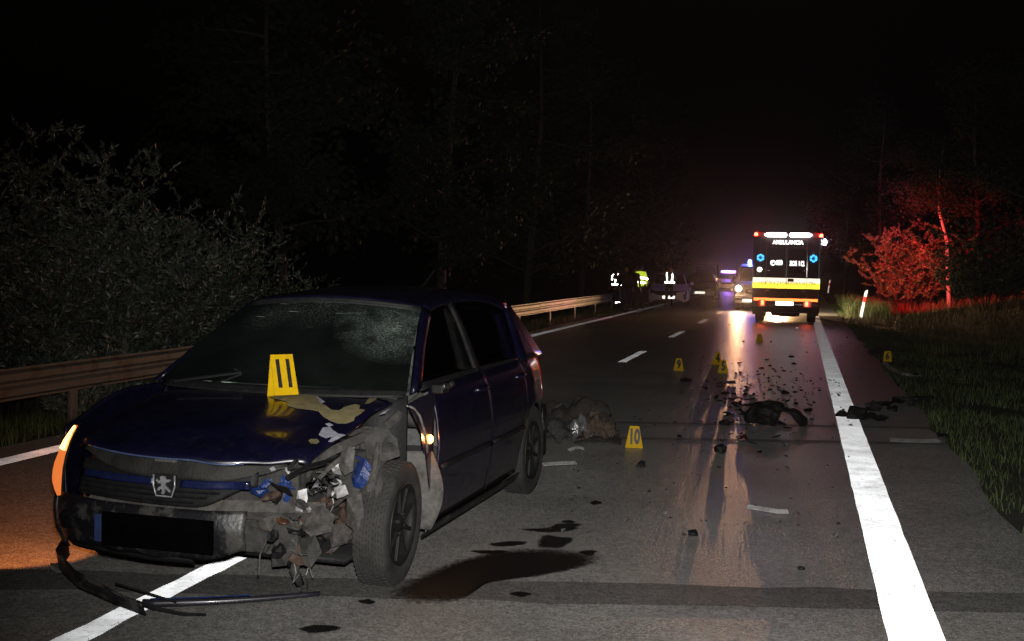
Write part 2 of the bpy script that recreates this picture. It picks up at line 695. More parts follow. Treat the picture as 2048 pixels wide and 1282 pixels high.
M_RUBBER = mat('tyre_rubber', (0.026, 0.024, 0.022), 0.85, var=0.45, scale=9, bump=0.35, bscale=70)
M_RIM = mat('dark_wheel_steel', (0.009, 0.009, 0.009), 0.6, 0.0, spec=.3, var=0.4)
M_CHROME = mat('chrome', (0.75, 0.75, 0.78), 0.12, 1.0, var=0.1)
M_SILVER = mat('scraped_metal', (0.42, 0.41, 0.4), 0.4, 0.7, var=0.5, scale=22)
M_WHITEP = mat('white_plastic', (0.40, 0.39, 0.39), 0.5, var=0.45, scale=25)
M_RUST = mat('rusty_metal', (0.06, 0.036, 0.026), 0.8, 0.2, var=0.5, scale=18, bump=0.4)
M_GREYD = mat('dusty_grey_metal', (0.085, 0.08, 0.074), 0.75, 0.2, var=0.5, scale=14, bump=0.4)
M_PRIMER = mat('tan_primer', (0.20, 0.17, 0.085), 0.6, var=0.25, scale=20)
M_PALE = mat('pale_scraped_paint', (0.36, 0.36, 0.42), 0.55, var=0.3, scale=30)
M_YEL = mat('marker_yellow', (0.60, 0.37, 0.002), 0.6, spec=.15, var=0.1, scale=20)
M_INK = mat('marker_black', (0.01, 0.01, 0.01), 0.5)
M_GLASS = glass_mat('side_glass')
M_DGLASS = mat('dark_glass', (0.006, 0.006, 0.007), 0.06, var=0.2)
M_CLOTHI = mat('seat_cloth', (0.09, 0.095, 0.095), 0.9, var=0.3, scale=30)
M_TRIM = mat('interior_trim', (0.06, 0.066, 0.064), 0.75, var=0.3)
M_AMBER = mat('amber_lens', (0.5, 0.14, 0.03), 0.15, var=0.2)
M_REDL = mat('red_lens', (0.22, 0.008, 0.006), 0.08, var=0.2)
M_WHITE = mat('white_paint', (0.55, 0.53, 0.52), 0.4, coat=0.4, var=0.12)
M_LEAF = mat('willow_leaf', (0.058, 0.075, 0.052), 0.5, var=0.5, scale=1.3, spec=0.6)
M_LEAF2 = mat('tree_leaf', (0.02, 0.028, 0.013), 0.8, spec=.15, var=0.5, scale=0.6)
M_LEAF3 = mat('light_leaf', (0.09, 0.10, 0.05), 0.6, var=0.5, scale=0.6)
M_BARK = mat('bark', (0.05, 0.043, 0.036), 0.9, var=0.4, scale=9, bump=0.6, bscale=25)
M_GRASS = mat('grass', (0.055, 0.078, 0.02), 0.7, var=0.45, scale=0.8)
M_WEED = mat('dry_weed', (0.14, 0.115, 0.05), 0.8, var=0.45, scale=0.8)


# ------------------------------------------------------------------ terrain
def gz(x, y):
    if x > 1.45:
        t = x - 1.45
        z = -0.03 - 0.05 * min(t, 2.0)
        z += 0.11 * min(max(t - 2.2, 0), 9) * sstep(22, 48, y)
        z -= 0.05 * min(max(t - 3, 0), 8) * (1 - sstep(15, 40, y))
    elif x < -6.6:
        t = -6.6 - x
        z = -0.03 - 0.13 * min(t, 1.6) - 0.10 * min(max(t - 1.6, 0), 6)
    else:
        z = -0.07
    return z


def bumpy(x, y):
    a = 0.0 if -6.7 < x < 1.6 else 0.05
    return gz(x, y) + a * mnoise.noise(Vector((x * .8, y * .8, 0)))


xs = [-320, -150, -80, -40, -24, -18] + list(np.arange(-15, -7, 0.8)) + [-7, -6.75, -6.62, -6.5, 1.3, 1.42, 1.6] + list(np.arange(2, 14, 0.8)) + [16, 20, 28, 45, 90, 180, 320]
ys = [-60, -20, -5] + list(np.arange(0, 60, 1.2)) + list(np.arange(60, 130, 6)) + [150, 200, 300, 500, 900]
gv = [(x, y, bumpy(x, y)) for x in xs for y in ys]
ny = len(ys)
gf = [(i * ny + j, (i + 1) * ny + j, (i + 1) * ny + j + 1, i * ny + j + 1) for i in range(len(xs) - 1) for j in range(ny - 1)]
struct(mesh('ground', gv, gf, M_SOIL, smooth=True))

# road slab with a ragged edge towards the verge
rv, rf = [], []
rys = list(np.arange(-12, 60, 0.35)) + list(np.arange(60, 400, 8))
for y in rys:
    er = 1.44 + 0.10 * mnoise.noise(Vector((3.1, y * .5, 0))) + 0.04 * mnoise.noise(Vector((1.1, y * 2.3, 5)))
    el = -6.62 + 0.10 * mnoise.noise(Vector((9.1, y * .5, 0)))
    rv += [(el - .02, y, -.09), (el, y, 0), (-3, y, 0), (er, y, 0), (er + .03, y, -.09)]
for j in range(len(rys) - 1):
    for k in range(4):
        a = j * 5 + k
        rf.append((a, a + 1, a + 6, a + 5))
road = struct(mesh('road', rv, rf, M_ASPH))


def sheet(name, x0, x1, y0, y1, z, mt, wob=0.006, n=None, skew=0.0):
    """a painted or sealed sheet on the road with slightly uneven edges"""
    lng = (y1 - y0) > (x1 - x0)
    n = n or max(6, int((y1 - y0 if lng else x1 - x0) / 0.25))
    v, f = [], []
    for i in range(n + 1):
        t = i / n
        if lng:
            y = lerp(y0, y1, t)
            w1 = wob * mnoise.noise(Vector((x0 * 7, y * 6, 1)))
            w2 = wob * mnoise.noise(Vector((x1 * 7, y * 6, 2)))
            v += [(x0 + w1, y, z), (x1 + w2, y, z)]
        else:
            x = lerp(x0, x1, t)
            s = skew * (x - x0)
            v += [(x, y0 + s + wob * mnoise.noise(Vector((x * 3, y0, 3))), z), (x, y1 + s + wob * mnoise.noise(Vector((x * 3, y1, 4))), z)]
    for i in range(n):
        a = 2 * i
        f.append((a, a + 1, a + 3, a + 2) if not lng else (a, a + 1, a + 3, a + 2))
    o = mesh(name, v, f, mt, road)
    return o


sheet('bitumen_strip', -6.5, 1.40, 4.32, 4.70, 0.004, M_STRIP, 0.05, skew=0.236)
sheet('bitumen_strip', -6.5, 1.40, 11.05, 11.20, 0.004, M_STRIP, 0.03, skew=0.27)
sheet('bitumen_strip', -6.5, 1.40, 9.85, 10.02, 0.004, M_STRIP, 0.03, skew=0.27)
sheet('edge_line', 0.43, 0.68, -8, 130, 0.008, M_LINE, 0.008, n=500)
sheet('edge_line', -6.22, -6.02, -8, 130, 0.008, M_LINE, 0.008, n=500)
for k in range(-2, 14):
    if k == 1:
        continue            # worn away behind the car
    y0 = 20.3 + 8 * (k - 2)
    sheet('lane_dash', -3.06, -2.92, y0 if k else y0, y0 + 2.9, 0.008, M_LINE, 0.012, n=40)

# fluid stains
M_OIL = mat('oil_stain', (0.010, 0.0085, 0.0075), 0.16, var=0.4, scale=60, bump=0.5, bscale=140, spec=0.5)


def soak(mt):
    nt = mt.node_tree
    at = nd(nt, 'ShaderNodeAttribute', attribute_name='soak')
    tc = nd(nt, 'ShaderNodeTexCoord')
    nz = nd(nt, 'ShaderNodeTexNoise', Scale=38.0, Detail=7.0, Roughness=0.75)
    nt.links.new(tc.outputs['Object'], nz.inputs['Vector'])
    ad = nd(nt, 'ShaderNodeMath', operation='MULTIPLY_ADD')
    nt.links.new(nz.outputs['Fac'], ad.inputs[0])
    ad.inputs[1].default_value = 0.9
    nt.links.new(at.outputs['Fac'], ad.inputs[2])
    mr = nd(nt, 'ShaderNodeMapRange')
    mr.inputs['From Min'].default_value, mr.inputs['From Max'].default_value = 0.50, 0.85
    nt.links.new(ad.outputs[0], mr.inputs[0])
    tr = nd(nt, 'ShaderNodeBsdfTransparent')
    mx = nd(nt, 'ShaderNodeMixShader')
    nt.links.new(mr.outputs[0], mx.inputs[0])
    nt.links.new(tr.outputs[0], mx.inputs[1])
    nt.links.new(nt.nodes['Principled BSDF'].outputs[0], mx.inputs[2])
    nt.links.new(mx.outputs[0], nt.nodes['Material Output'].inputs['Surface'])


soak(M_OIL)


def stain(pts, z=0.0065, seed=0, wob=0.02, n=70):
    w = [on_ground(*p) for p in pts]
    m_ = len(w)
    out = []
    for i in range(n):
        t = i / n * m_
        k = int(t)
        u = t - k
        p0, p1, p2, p3 = w[(k - 1) % m_], w[k % m_], w[(k + 1) % m_], w[(k + 2) % m_]
        q = 0.5 * ((2 * p1) + (p2 - p0) * u + (2 * p0 - 5 * p1 + 4 * p2 - p3) * u * u + (3 * p1 - p0 - 3 * p2 + p3) * u ** 3)
        o_ = Vector((mnoise.noise(q * 9 + Vector((seed, 0, 0))), mnoise.noise(q * 9 + Vector((0, seed, 5))), 0)) * wob
        o_ += Vector((mnoise.noise(q * 31 + Vector((seed, 0, 0))), mnoise.noise(q * 31 + Vector((0, seed, 5))), 0)) * wob * .5
        q = q + o_
        out.append((q.x, q.y, z))
    c = sum((Vector(q) for q in out), Vector()) / n
    v = [tuple(c)] + [tuple(c.lerp(Vector(q), .45)) for q in out] + [tuple(c.lerp(Vector(q), 1.22)) for q in out]
    f = [(0, 1 + k, 1 + (k + 1) % n) for k in range(n)] + [(1 + k, 1 + n + k, 1 + n + (k + 1) % n, 1 + (k + 1) % n) for k in range(n)]
    o = mesh('fluid_stain', v, f, M_OIL, road)
    at = o.data.attributes.new('soak', 'FLOAT', 'POINT')
    at.data.foreach_set('value', [1.0] * (n + 1) + [0.0] * n)
    return o


stain([(815, 1178), (900, 1135), (990, 1110), (1080, 1105), (1160, 1112), (1172, 1128), (1130, 1142), (1040, 1158), (975, 1168), (930, 1195), (880, 1200), (830, 1196)], seed=1, wob=0.015)
stain([(1078, 1092), (1092, 1074), (1120, 1076), (1140, 1080), (1128, 1094), (1098, 1097)], seed=3, wob=.02, n=50)
stain([(1046, 1060), (1090, 1058), (1120, 1050), (1158, 1051), (1140, 1062), (1090, 1066)], seed=4, wob=.02, n=50)
stain([(985, 1090), (1010, 1086), (1050, 1086), (1040, 1092), (1000, 1094)], seed=5, wob=.02, n=50)
stain([(945, 1104), (975, 1102), (1010, 1104), (1000, 1110), (960, 1109)], seed=6, wob=.02, n=50)
stain([(1160, 1106), (1180, 1102), (1192, 1106), (1180, 1113)], seed=7, wob=.02, n=40)
stain([(1180, 1006), (1190, 1003), (1202, 1006), (1190, 1011)], seed=8, wob=.015, n=40)
stain([(1125, 1044), (1140, 1042), (1150, 1046), (1135, 1049)], seed=9, wob=.015, n=40)
stain([(605, 1260), (630, 1253), (675, 1256), (665, 1264), (620, 1268)], seed=10, wob=.012, n=40)
stain([(1022, 1190), (1040, 1186), (1058, 1191), (1040, 1196)], seed=11, wob=.012, n=40)
stain([(715, 1206), (735, 1201), (750, 1206), (735, 1211)], seed=12, wob=.012, n=40)

# ------------------------------------------------------------------ the crashed car (own axes: x forward from the front axle, y to its left, z up)
CA = R(2.2)
CO = Vector((-2.79, 5.71, 0))
CF = Vector((-math.sin(CA), -math.cos(CA), 0))
CL = Vector((math.cos(CA), -math.sin(CA), 0))
car = thing('crashed_car', 'dark navy hatchback with smashed front corner and crazed windscreen astride the centre line', 'car',
            CO, math.atan2(CF.y, CF.x))


def to_car(p):
    d = p - CO
    return Vector((d.dot(CF), d.dot(CL), d.z))


def car_pt(px, py, y):
    """the point of a car-side plane (lateral offset y) seen at a place of the photograph"""
    d = ray(px, py)
    o = EYE - CO
    t = (y - o.dot(CL)) / d.dot(CL)
    return to_car(EYE + d * t)


WX = [(-3.36, .52), (-3.30, .64), (-3.15, .74), (-2.95, .80), (-2.6, .845), (-2.0, .862), (-1.2, .868), (-.3, .868), (.15, .862), (.45, .82), (.62, .74), (.75, .58)]
SZ = [(.15, .925), (.3, .965), (.48, .992), (.6, 1.0), (.66, 1.008), (.72, .998), (.82, .985), (.92, .955), (1.0, .895)]


def side_y(x, z):
    return itp(x, WX) * itp(z, SZ)


def arch(x, xw, r=.355, zc=.305, lo=.2):
    d = r * r - (x - xw) ** 2
    return max(lo, zc + math.sqrt(d)) if d > 0 else lo


def belt(x):
    return itp(x, [(-3.2, .985), (-2.4, .985), (-1.2, .98), (-.4, .955), (-.2, .945)])


def side_panel(name, x0, x1, sg, lo, parent=car, nx=26, hi=belt, mt=None):
    def fn(u, v):
        x = lerp(x0, x1, u)
        z = lerp(lo(x), hi(x), v)
        return (x, sg * side_y(x, z), z)
    return grid(name, fn, nx, 14, mt or M_NAVY, parent, solid=.012)


def gh_y(z, x=0):
    return .772 - (z - .97) * .50 - .10 * max(z - 1.3, 0) - .05 * max(-x - 2.5, 0)


def gh_strip(name, A, B, sg, mt, parent=car, n=10, out=0.0, th=.02):
    def at(P, u):
        t = u * (len(P) - 1)
        k = min(int(t), len(P) - 2)
        q = t - k
        return lerp(P[k][0], P[k + 1][0], q), lerp(P[k][1], P[k + 1][1], q)
    def fn(u, v):
        a, b = at(A, u), at(B, u)
        x, z = lerp(a[0], b[0], v), lerp(a[1], b[1], v)
        return (x, sg * (gh_y(z, x) + out), z)
    return grid(name, fn, n, 3, mt, parent, solid=th)


ROOF_E = [(-.99, 1.392), (-1.3, 1.428), (-1.7, 1.445), (-2.1, 1.443), (-2.5, 1.418), (-2.80, 1.372)]
for sg in (1, -1):
    fd = side_panel('front_door', -.455, -1.462, sg, lambda x: .215)
    rd = side_panel('rear_door', -1.470, -2.372, sg, lambda x: arch(x, -2.608, .37, .305, .215))
    side_panel('rear_quarter', -2.380, -3.30, sg, lambda x: arch(x, -2.608, .355, .305, .24), nx=40)
    # sill under the doors
    grid('sill', lambda u, v, s_=sg: (lerp(-.40, -2.25, u), s_ * lerp(.80, .835, v), lerp(.15, .208, v)), 20, 2, M_BUMP, car, solid=.01)
    # door handles and rubbing strips
    for d, hx in ((fd, -1.30), (rd, -2.22)):
        hb = MB()
        y0 = sg * (side_y(hx, .88) + .012)
        hb.tube([(hx + .10, y0 - sg * .012, .885), (hx + .07, y0 + sg * .018, .888), (hx - .07, y0 + sg * .018, .892), (hx - .10, y0 - sg * .012, .893)], .013, 6)
        hb.build('door_handle', M_NAVY, d, smooth=True)
    for d, a, b in ((fd, -.50, -1.44), (rd, -1.50, -2.25)):
        mb = MB()
        mb.tube([(lerp(a, b, t), sg * (side_y(lerp(a, b, t), .53) + .012), .53) for t in np.linspace(0, 1, 8)], .016, 6)
        mb.build('rubbing_strip', M_BLACK, d, smooth=True)
    # window frames and glass
    gh_strip('a_pillar', [(-.27, .955), (-.65, 1.19), (-.99, 1.392)], [(-.40, .965), (-.74, 1.18), (-1.08, 1.355)], sg, M_NAVY, th=.03)
    gh_strip('roof_rail', ROOF_E, [(-1.08, 1.355), (-1.3, 1.385), (-1.7, 1.402), (-2.1, 1.40), (-2.42, 1.372), (-2.66, 1.32)], sg, M_NAVY, n=18, th=.03)
    gh_strip('b_pillar', [(-1.40, .97), (-1.47, 1.2), (-1.50, 1.395)], [(-1.49, .97), (-1.54, 1.2), (-1.56, 1.398)], sg, M_BLACK, th=.03)
    gh_strip('c_pillar', [(-2.40, .97), (-2.56, 1.15), (-2.66, 1.32)], [(-3.14, .97), (-3.0, 1.17), (-2.80, 1.372)], sg, M_NAVY, th=.03)
    gh_strip('window_ledge', [(-.40, .955), (-1.2, .975), (-2.42, .975)], [(-.42, .995), (-1.2, 1.002), (-2.42, 1.002)], sg, M_BLACK, n=14, out=.004)
    gh_strip('front_side_window', [(-.44, .99), (-.76, 1.175), (-1.10, 1.35)], [(-1.42, .998), (-1.475, 1.2), (-1.505, 1.39)], sg, M_GLASS, out=-.012, th=.004)
    gh_strip('rear_side_window', [(-1.48, .998), (-1.53, 1.2), (-1.555, 1.395)], [(-2.41, .998), (-2.56, 1.16), (-2.66, 1.325)], sg, M_GLASS, out=-.012, th=.004)

# roof
def roof_fn(u, v):
    x = lerp(-.99, -2.80, u)
    ze = itp(-x, [(-a, b) for a, b in ROOF_E])
    ye = gh_y(ze, x) - .002
    s_ = lerp(-1, 1, v)
    xx = x + (.13 * (1 - s_ * s_)) * (1 - u) - .07 * (1 - s_ * s_) * u
    return (xx, s_ * ye, ze + .045 * (1 - s_ ** 2) - .012 * abs(s_) ** 6)
roof = grid('roof', roof_fn, 24, 20, M_NAVY, car, solid=.015)
MB().tube([(-2.45, 0, 1.475), (-2.55, 0, 1.50), (-2.75, 0, 1.60)], .006, 5).build('aerial', M_BLACK, roof)

# windscreen and header
def ws_fn(u, v):
    s_ = lerp(-1, 1, v)
    bx, by, bz = -.13 - .15 * s_ * s_, .748 * s_, .982 - .018 * s_ * s_
    tx, ty, tz = -.865 - .125 * s_ * s_, .560 * s_, 1.432 - .042 * s_ * s_
    b_ = .025 * math.sin(PI * u)
    return (lerp(bx, tx, u) + b_ * .5, lerp(by, ty, u), lerp(bz, tz, u) + b_)
M_WS = windscreen_mat()
ws = grid('windscreen', ws_fn, 20, 24, M_WS, car)
mb = MB()
mb.tube([Vector(ws_fn(0.97, v)) + Vector((0, 0, .006)) for v in np.linspace(0.02, .98, 20)], .012, 6)
mb.build('windscreen_trim', M_BLACK, ws, smooth=True)
for s_ in (-1,):   # wiper
    mb = MB()
    mb.tube([(-.10, .45 * s_ - .1, .975), (-.20, .1 * s_ - .1, 1.03), (-.22, -.15 + .1 * s_, 1.045)], .008, 5)
    mb.build('wiper', M_BLACK, ws)

# bonnet
def hood_z(x, y):
    z = itp(x, [(-.30, .955), (0, .928), (.3, .885), (.5, .845), (.62, .812), (.74, .772), (.82, .742), (.9, .70)])
    z -= .030 * (y / .66) ** 2
    d = sstep(.08, .6, y) * sstep(-.1, .7, x)
    z -= .085 * d
    z += d * (.018 * math.sin(9 * x + 6 * y) + .02 * mnoise.noise(Vector((x * 6, y * 6, 0))))
    z += .014 * sstep(.0, .3, y) * sstep(-.15, .2, x) * mnoise.noise(Vector((x * 4.5, y * 4.5, 3)))
    return z
def hood_xy(u, v):
    s_ = lerp(-1, 1, v)
    xr = -.085 - .17 * s_ * s_
    xf = .825 - .13 * abs(s_) ** 2.2 - (.10 * sstep(.3, 1, s_))
    x = lerp(xr, xf, u)
    return x, s_ * itp(x, [(-.3, .68), (.3, .655), (.6, .60), (.85, .55)])
def hood_fn(u, v):
    x, y = hood_xy(u, v)
    drop = .018 * sstep(.93, 1, abs(2 * v - 1)) + .014 * sstep(.95, 1, u)
    return (x, y, hood_z(x, y) - drop)
hood = grid('bonnet', hood_fn, 40, 44, M_NAVY, car, solid=.012, offset=-1)


def on_hood(px, py):
    d = ray(px, py).normalized()
    p = EYE.copy()
    last = None
    for k in range(2500):
        p = EYE + d * (4.5 + k * .0012)
        c = to_car(p)
        if -.32 < c.x < .9 and c.z < hood_z(c.x, c.y):
            return c
    return None


def scrape(name, pts, mt, lift=.0025):
    w = [on_hood(*p) for p in pts]
    w = [p for p in w if p is not None]
    bm = bmesh.new()
    vs_ = [bm.verts.new((p.x, p.y, 0)) for p in w]
    try:
        fc = bm.faces.new(vs_)
    except ValueError:
        bm.free()
        return
    bmesh.ops.triangulate(bm, faces=[fc])
    for _ in range(2):
        bmesh.ops.subdivide_edges(bm, edges=bm.edges[:], cuts=1, use_grid_fill=True)
        bmesh.ops.triangulate(bm, faces=bm.faces[:])
    for v in bm.verts:
        v.co.z = hood_z(v.co.x, v.co.y) + lift
    me = bpy.data.meshes.new(name)
    bm.normal_update()
    for f_ in bm.faces:
        if f_.normal.z < 0:
            f_.normal_flip()
        f_.smooth = True
    bm.to_mesh(me)
    bm.free()
    me.materials.append(mt)
    o = bpy.data.objects.new(name, me)
    link(o, hood)
    return o


def zz(pts, sx, ox, oy):
    return [(ox + x / sx, oy + y / sx) for x, y in pts]


scrape('paint_scrape', zz([(812, 800), (900, 785), (1040, 775), (1115, 776), (1140, 800), (1160, 840), (1200, 860), (1240, 890), (1290, 892), (1330, 868), (1400, 850), (1435, 858), (1428, 882), (1470, 890), (1440, 915), (1400, 940), (1390, 965), (1340, 985), (1280, 985), (1230, 965), (1180, 935), (1150, 900), (1090, 890), (1000, 880), (945, 865), (930, 832), (860, 815)], 3.413, 300, 560), M_PRIMER)
scrape('paint_scrape', zz([(1466, 850), (1490, 815), (1530, 790), (1558, 800), (1540, 822), (1500, 845)], 3.413, 300, 560), M_PRIMER)
scrape('paint_scrape', zz([(1080, 1100), (1100, 1088), (1140, 1088), (1158, 1105), (1140, 1122), (1100, 1120)], 3.413, 300, 560), M_PRIMER)
scrape('bare_patch', zz([(1138, 770), (1170, 748), (1205, 722), (1224, 728), (1205, 750), (1222, 772), (1190, 780)], 3.413, 300, 560), M_PALE)
scrape('bare_patch', zz([(1130, 790), (1160, 810), (1195, 835), (1170, 845), (1140, 820)], 3.413, 300, 560), M_PALE)
scrape('bare_patch', zz([(1150, 1060), (1180, 1010), (1230, 1005), (1250, 1030), (1275, 1050), (1335, 1062), (1300, 1080), (1240, 1110), (1215, 1108), (1250, 1070), (1200, 1085)], 3.413, 300, 560), M_PALE)
scrape('bare_patch', zz([(1195, 985), (1225, 978), (1252, 995), (1220, 1005)], 3.413, 300, 560), M_PALE)
scrape('bare_patch', zz([(1560, 925), (1600, 900), (1640, 880), (1605, 915)], 3.413, 300, 560), M_PALE)
scrape('bare_patch', [(652, 870), (668, 862), (676, 868), (662, 876)], M_PALE)
scrape('bare_patch', [(538, 938), (548, 934), (552, 941), (543, 944)], M_PALE)
# lighter blue strip along the front edge of the bonnet
MB().tube([Vector(hood_fn(1, v)) + Vector((.003, 0, -.004)) for v in np.linspace(.06, .80, 24)], .005, 5).build('bonnet_lip', mat('blue_lip', (0.06, 0.08, 0.16), 0.25, coat=.6), hood, smooth=True)
# cowl
grid('cowl_panel', lambda u, v: (lerp(-.10, -.14, u) - .165 * (2 * v - 1) ** 2, .74 * (2 * v - 1), lerp(.93, .972, u)), 3, 20, M_BLACK, car, solid=.006)

# front: nose shape
def nose(y, z):
    t = abs(y)
    x = .865 - .12 * (t / .6) ** 2 - 3.3 * max(t - .6, 0) ** 2 - .8 * max(t - .72, 0)
    return x + itp(z, [(.22, -.06), (.27, -.01), (.33, .02), (.42, .035), (.50, .02), (.56, -.005), (.64, -.02), (.74, -.065)])
def band(name, y0, y1, z0, z1, mt, dx=0.0, n=30, nz=5, wob=0.0, parent=car, tear=None, solid=.012):
    def fn(u, v):
        y = lerp(y0, y1, u)
        hi, lo = z1, z0
        if tear:
            lo = z0 + tear(y)
        z = lerp(lo, hi, v)
        x = nose(y, z) + dx
        if wob:
            x += wob * mnoise.noise(Vector((y * 5, z * 5, 2))) * (1 + 4 * sstep(.1, .5, y))
        return (x, y, z)
    return grid(name, fn, n, nz, mt, parent, solid=solid, offset=-1)


def right_bumper(u, v):
    """the wrap-round of the bumper down the car's right side"""
    z = lerp(.20, .515, v)
    bul = .055 * math.sin(PI * min(u * 1.25, 1)) * (1 - .5 * v)
    if u < .55:
        y = lerp(-.70, -.875, u / .55)
        return (nose(y, z) + bul * .8, y - bul, z)
    x = lerp(nose(-.875, z), .34, (u - .55) / .45)
    return (x + bul * .3, -.875 - bul, z)
bumper = band('bumper', -.74, .40, .265, .505, M_BUMP, wob=.008, n=44, nz=10, tear=lambda y: .015 * mnoise.noise(Vector((y * 9, 0, 0))) + .05 * sstep(.2, .4, y))
grid('bumper_corner', right_bumper, 16, 8, M_BUMP, bumper, solid=.012)
grid('right_fender', lambda u, v: (lerp(.55, -.445, u), -side_y(lerp(.55, -.445, u), lerp(arch(lerp(.55, -.445, u), 0, .36, .305, .24), .93 - .14 * sstep(-.1, .55, lerp(.55, -.445, u)), v)), lerp(arch(lerp(.55, -.445, u), 0, .36, .305, .24), .93 - .14 * sstep(-.1, .55, lerp(.55, -.445, u)), v)), 40, 12, M_NAVY, car, solid=.012)
band('front_splitter', -.70, .12, .225, .262, M_BLACK, dx=-.01, nz=2, wob=.01)
def cover_fn(u, v):
    y = lerp(-.56, .50, u)
    hv = (y / .57 + 1) / 2
    zt = hood_fn(1, hv)[2] - .012
    hgt = .085 * (1 - abs((y + .03) / .56) ** 2.6) + .004
    z = zt - hgt * (1 - v)
    x = min(nose(y, z) - .028, hood_fn(1, hv)[0] - .012) + .006 * mnoise.noise(Vector((y * 7, z * 9, 2)))
    return (x, y, z)
upper = grid('radiator_cover', cover_fn, 36, 6, mat('dusty_cover', (.012, .0115, .0098), .7, var=.6, scale=10, bump=.4), car, solid=.01)
mb = MB()
mb.box((.80, -.03, .712), (.03, .11, .022))
mb.build('latch_plate', M_GREYD, upper, bevel=.003)
grille = band('grille', -.60, .40, .50, .665, M_BLACK, dx=-.075, nz=5, tear=lambda y: .10 * sstep(.12, .40, y))
for zz_, ye in ((.522, .12), (.545, .18), (.568, .24)):
    mb = MB()
    mb.tube([(nose(y, zz_) - .055, y, zz_) for y in np.linspace(-.55, ye, 22)], .006, 4)
    mb.build('grille_slat', M_BLACK, grille)
M_BAR = mat('blue_bar_paint', (0.007, 0.011, 0.045), 0.28, coat=.6, var=.4)
band('grille_bar', -.52, -.068, .598, .632, M_BAR, dx=-.005, n=14, nz=4, parent=grille, solid=.02)
band('grille_bar', .068, .40, .596, .63, M_BAR, dx=-.005, n=12, nz=4, wob=.02, parent=grille, solid=.02)
M_BADGE = mat('badge_chrome', (.30, .30, .32), .25, .35, var=.25, scale=60)
# badge: chromed shield with a rampant lion
bx = nose(0, .6) + .012
SH = [(-.062, .655), (.062, .655), (.056, .60), (.040, .552), (-.040, .552), (-.056, .60)]
badge = MB().prism(SH, bx - .015, bx, 'x').build('badge', M_BLACK, grille, bevel=.003)
mb = MB()
mb.tube([(bx + .002, y, z) for y, z in [(-.055, .652), (-.056, .60), (-.041, .553), (.041, .553), (.056, .60), (.055, .652)]], .0045, 6)
mb.build('badge_rim', M_BADGE, grille, smooth=True)
LION = [(-.006, .646), (.010, .648), (.020, .640), (.014, .630), (.024, .624), (.036, .632), (.040, .624), (.026, .612), (.014, .612), (.012, .600), (.026, .594), (.034, .580), (.024, .578), (.014, .588), (.006, .582), (.012, .566), (.000, .562), (-.008, .576), (-.004, .590), (-.018, .584), (-.032, .572), (-.036, .580), (-.022, .594), (-.008, .604), (-.012, .618), (-.030, .622), (-.040, .632), (-.028, .634), (-.014, .630)]
MB().prism([(-a, b) for a, b in LION], bx + .001, bx + .007, 'x').build('lion_emblem', M_BADGE, grille)
# number plate, blanked, with its blue band
px_ = nose(0, .40) + .03
plate = MB().box((px_, 0.005, .395), (.012, .575, .155)).build('number_plate', mat('blanked_plate', (0.0015, 0.0015, 0.0015), .95, spec=.0), bumper, bevel=.003)
MB().box((px_ + .001, -.308, .395), (.010, .034, .13)).build('plate_band', mat('plate_blue', (0.012, 0.025, 0.09), .6), bumper, bevel=.002)
# fog lamp, right side
MB().lathe([(0, .006), (.03, .005), (.045, 0), (.05, -.02)], 18, 'x', (nose(-.58, .38) + .012, -.58, .385)).build('fog_lamp', M_DGLASS, bumper, smooth=True)

# right headlamp with its indicator lit
HL = [(.815, (.585, -.655), (.555, -.668)), (.775, (.655, -.635), (.565, -.705)), (.735, (.70, -.625), (.575, -.735)), (.68, (.728, -.625), (.588, -.765)), (.62, (.742, -.628), (.592, -.792)), (.575, (.742, -.632), (.598, -.80)), (.535, (.735, -.640), (.622, -.785)), (.50, (.725, -.65), (.66, -.735)), (.475, (.715, -.66), (.70, -.675))]
def hl_fn(u, v):
    t = u * (len(HL) - 1)
    k = min(int(t), len(HL) - 2)
    q = t - k
    z = lerp(HL[k][0], HL[k + 1][0], q)
    a = Vector(HL[k][1]).lerp(Vector(HL[k + 1][1]), q)
    b = Vector(HL[k][2]).lerp(Vector(HL[k + 1][2]), q)
    p = a.lerp(b, v)
    n_ = Vector((b.y - a.y, a.x - b.x)).normalized() * -1
    p = p + n_ * (.018 * math.sin(PI * v))
    return (p.x, p.y, z)
hl = grid('headlamp', hl_fn, 20, 8, M_BLACK, car, solid=.004)
M_IND = mat('lit_indicator_lens', (0.10, 0.03, 0.01), 0.25, emit=(1.0, 0.24, 0.05), estr=0.8, var=0.5, scale=30)
M_INDH = lamp_mat('indicator_bulb_glow', (1.0, 0.42, 0.08), 9.0)
grid('indicator_lens', lambda u, v: tuple(Vector(hl_fn(lerp(.02, .98, u), lerp(.05, .97, v))) + Vector((.003, -.004, .001))), 18, 8, M_IND, hl)
grid('indicator_bulb', lambda u, v: tuple(Vector(hl_fn(lerp(.03, .33, u), lerp(.10, .9, v))) + Vector((.006, -.008, .002))), 8, 6, M_INDH, hl)
bl = bpy.data.lights.new('indicator_light', 'SPOT')
bl.spot_size = R(105)
bl.spot_blend = .12
bl.energy = 120
bl.color = (1.0, 0.28, 0.07)
bl.shadow_soft_size = .04
blo = link(bpy.data.objects.new('indicator_light', bl), hl)
blo.location = (.60, -.84, .66)
blo.rotation_euler = Vector((-.95, -1, -.25)).to_track_quat('-Z', 'Y').to_euler()

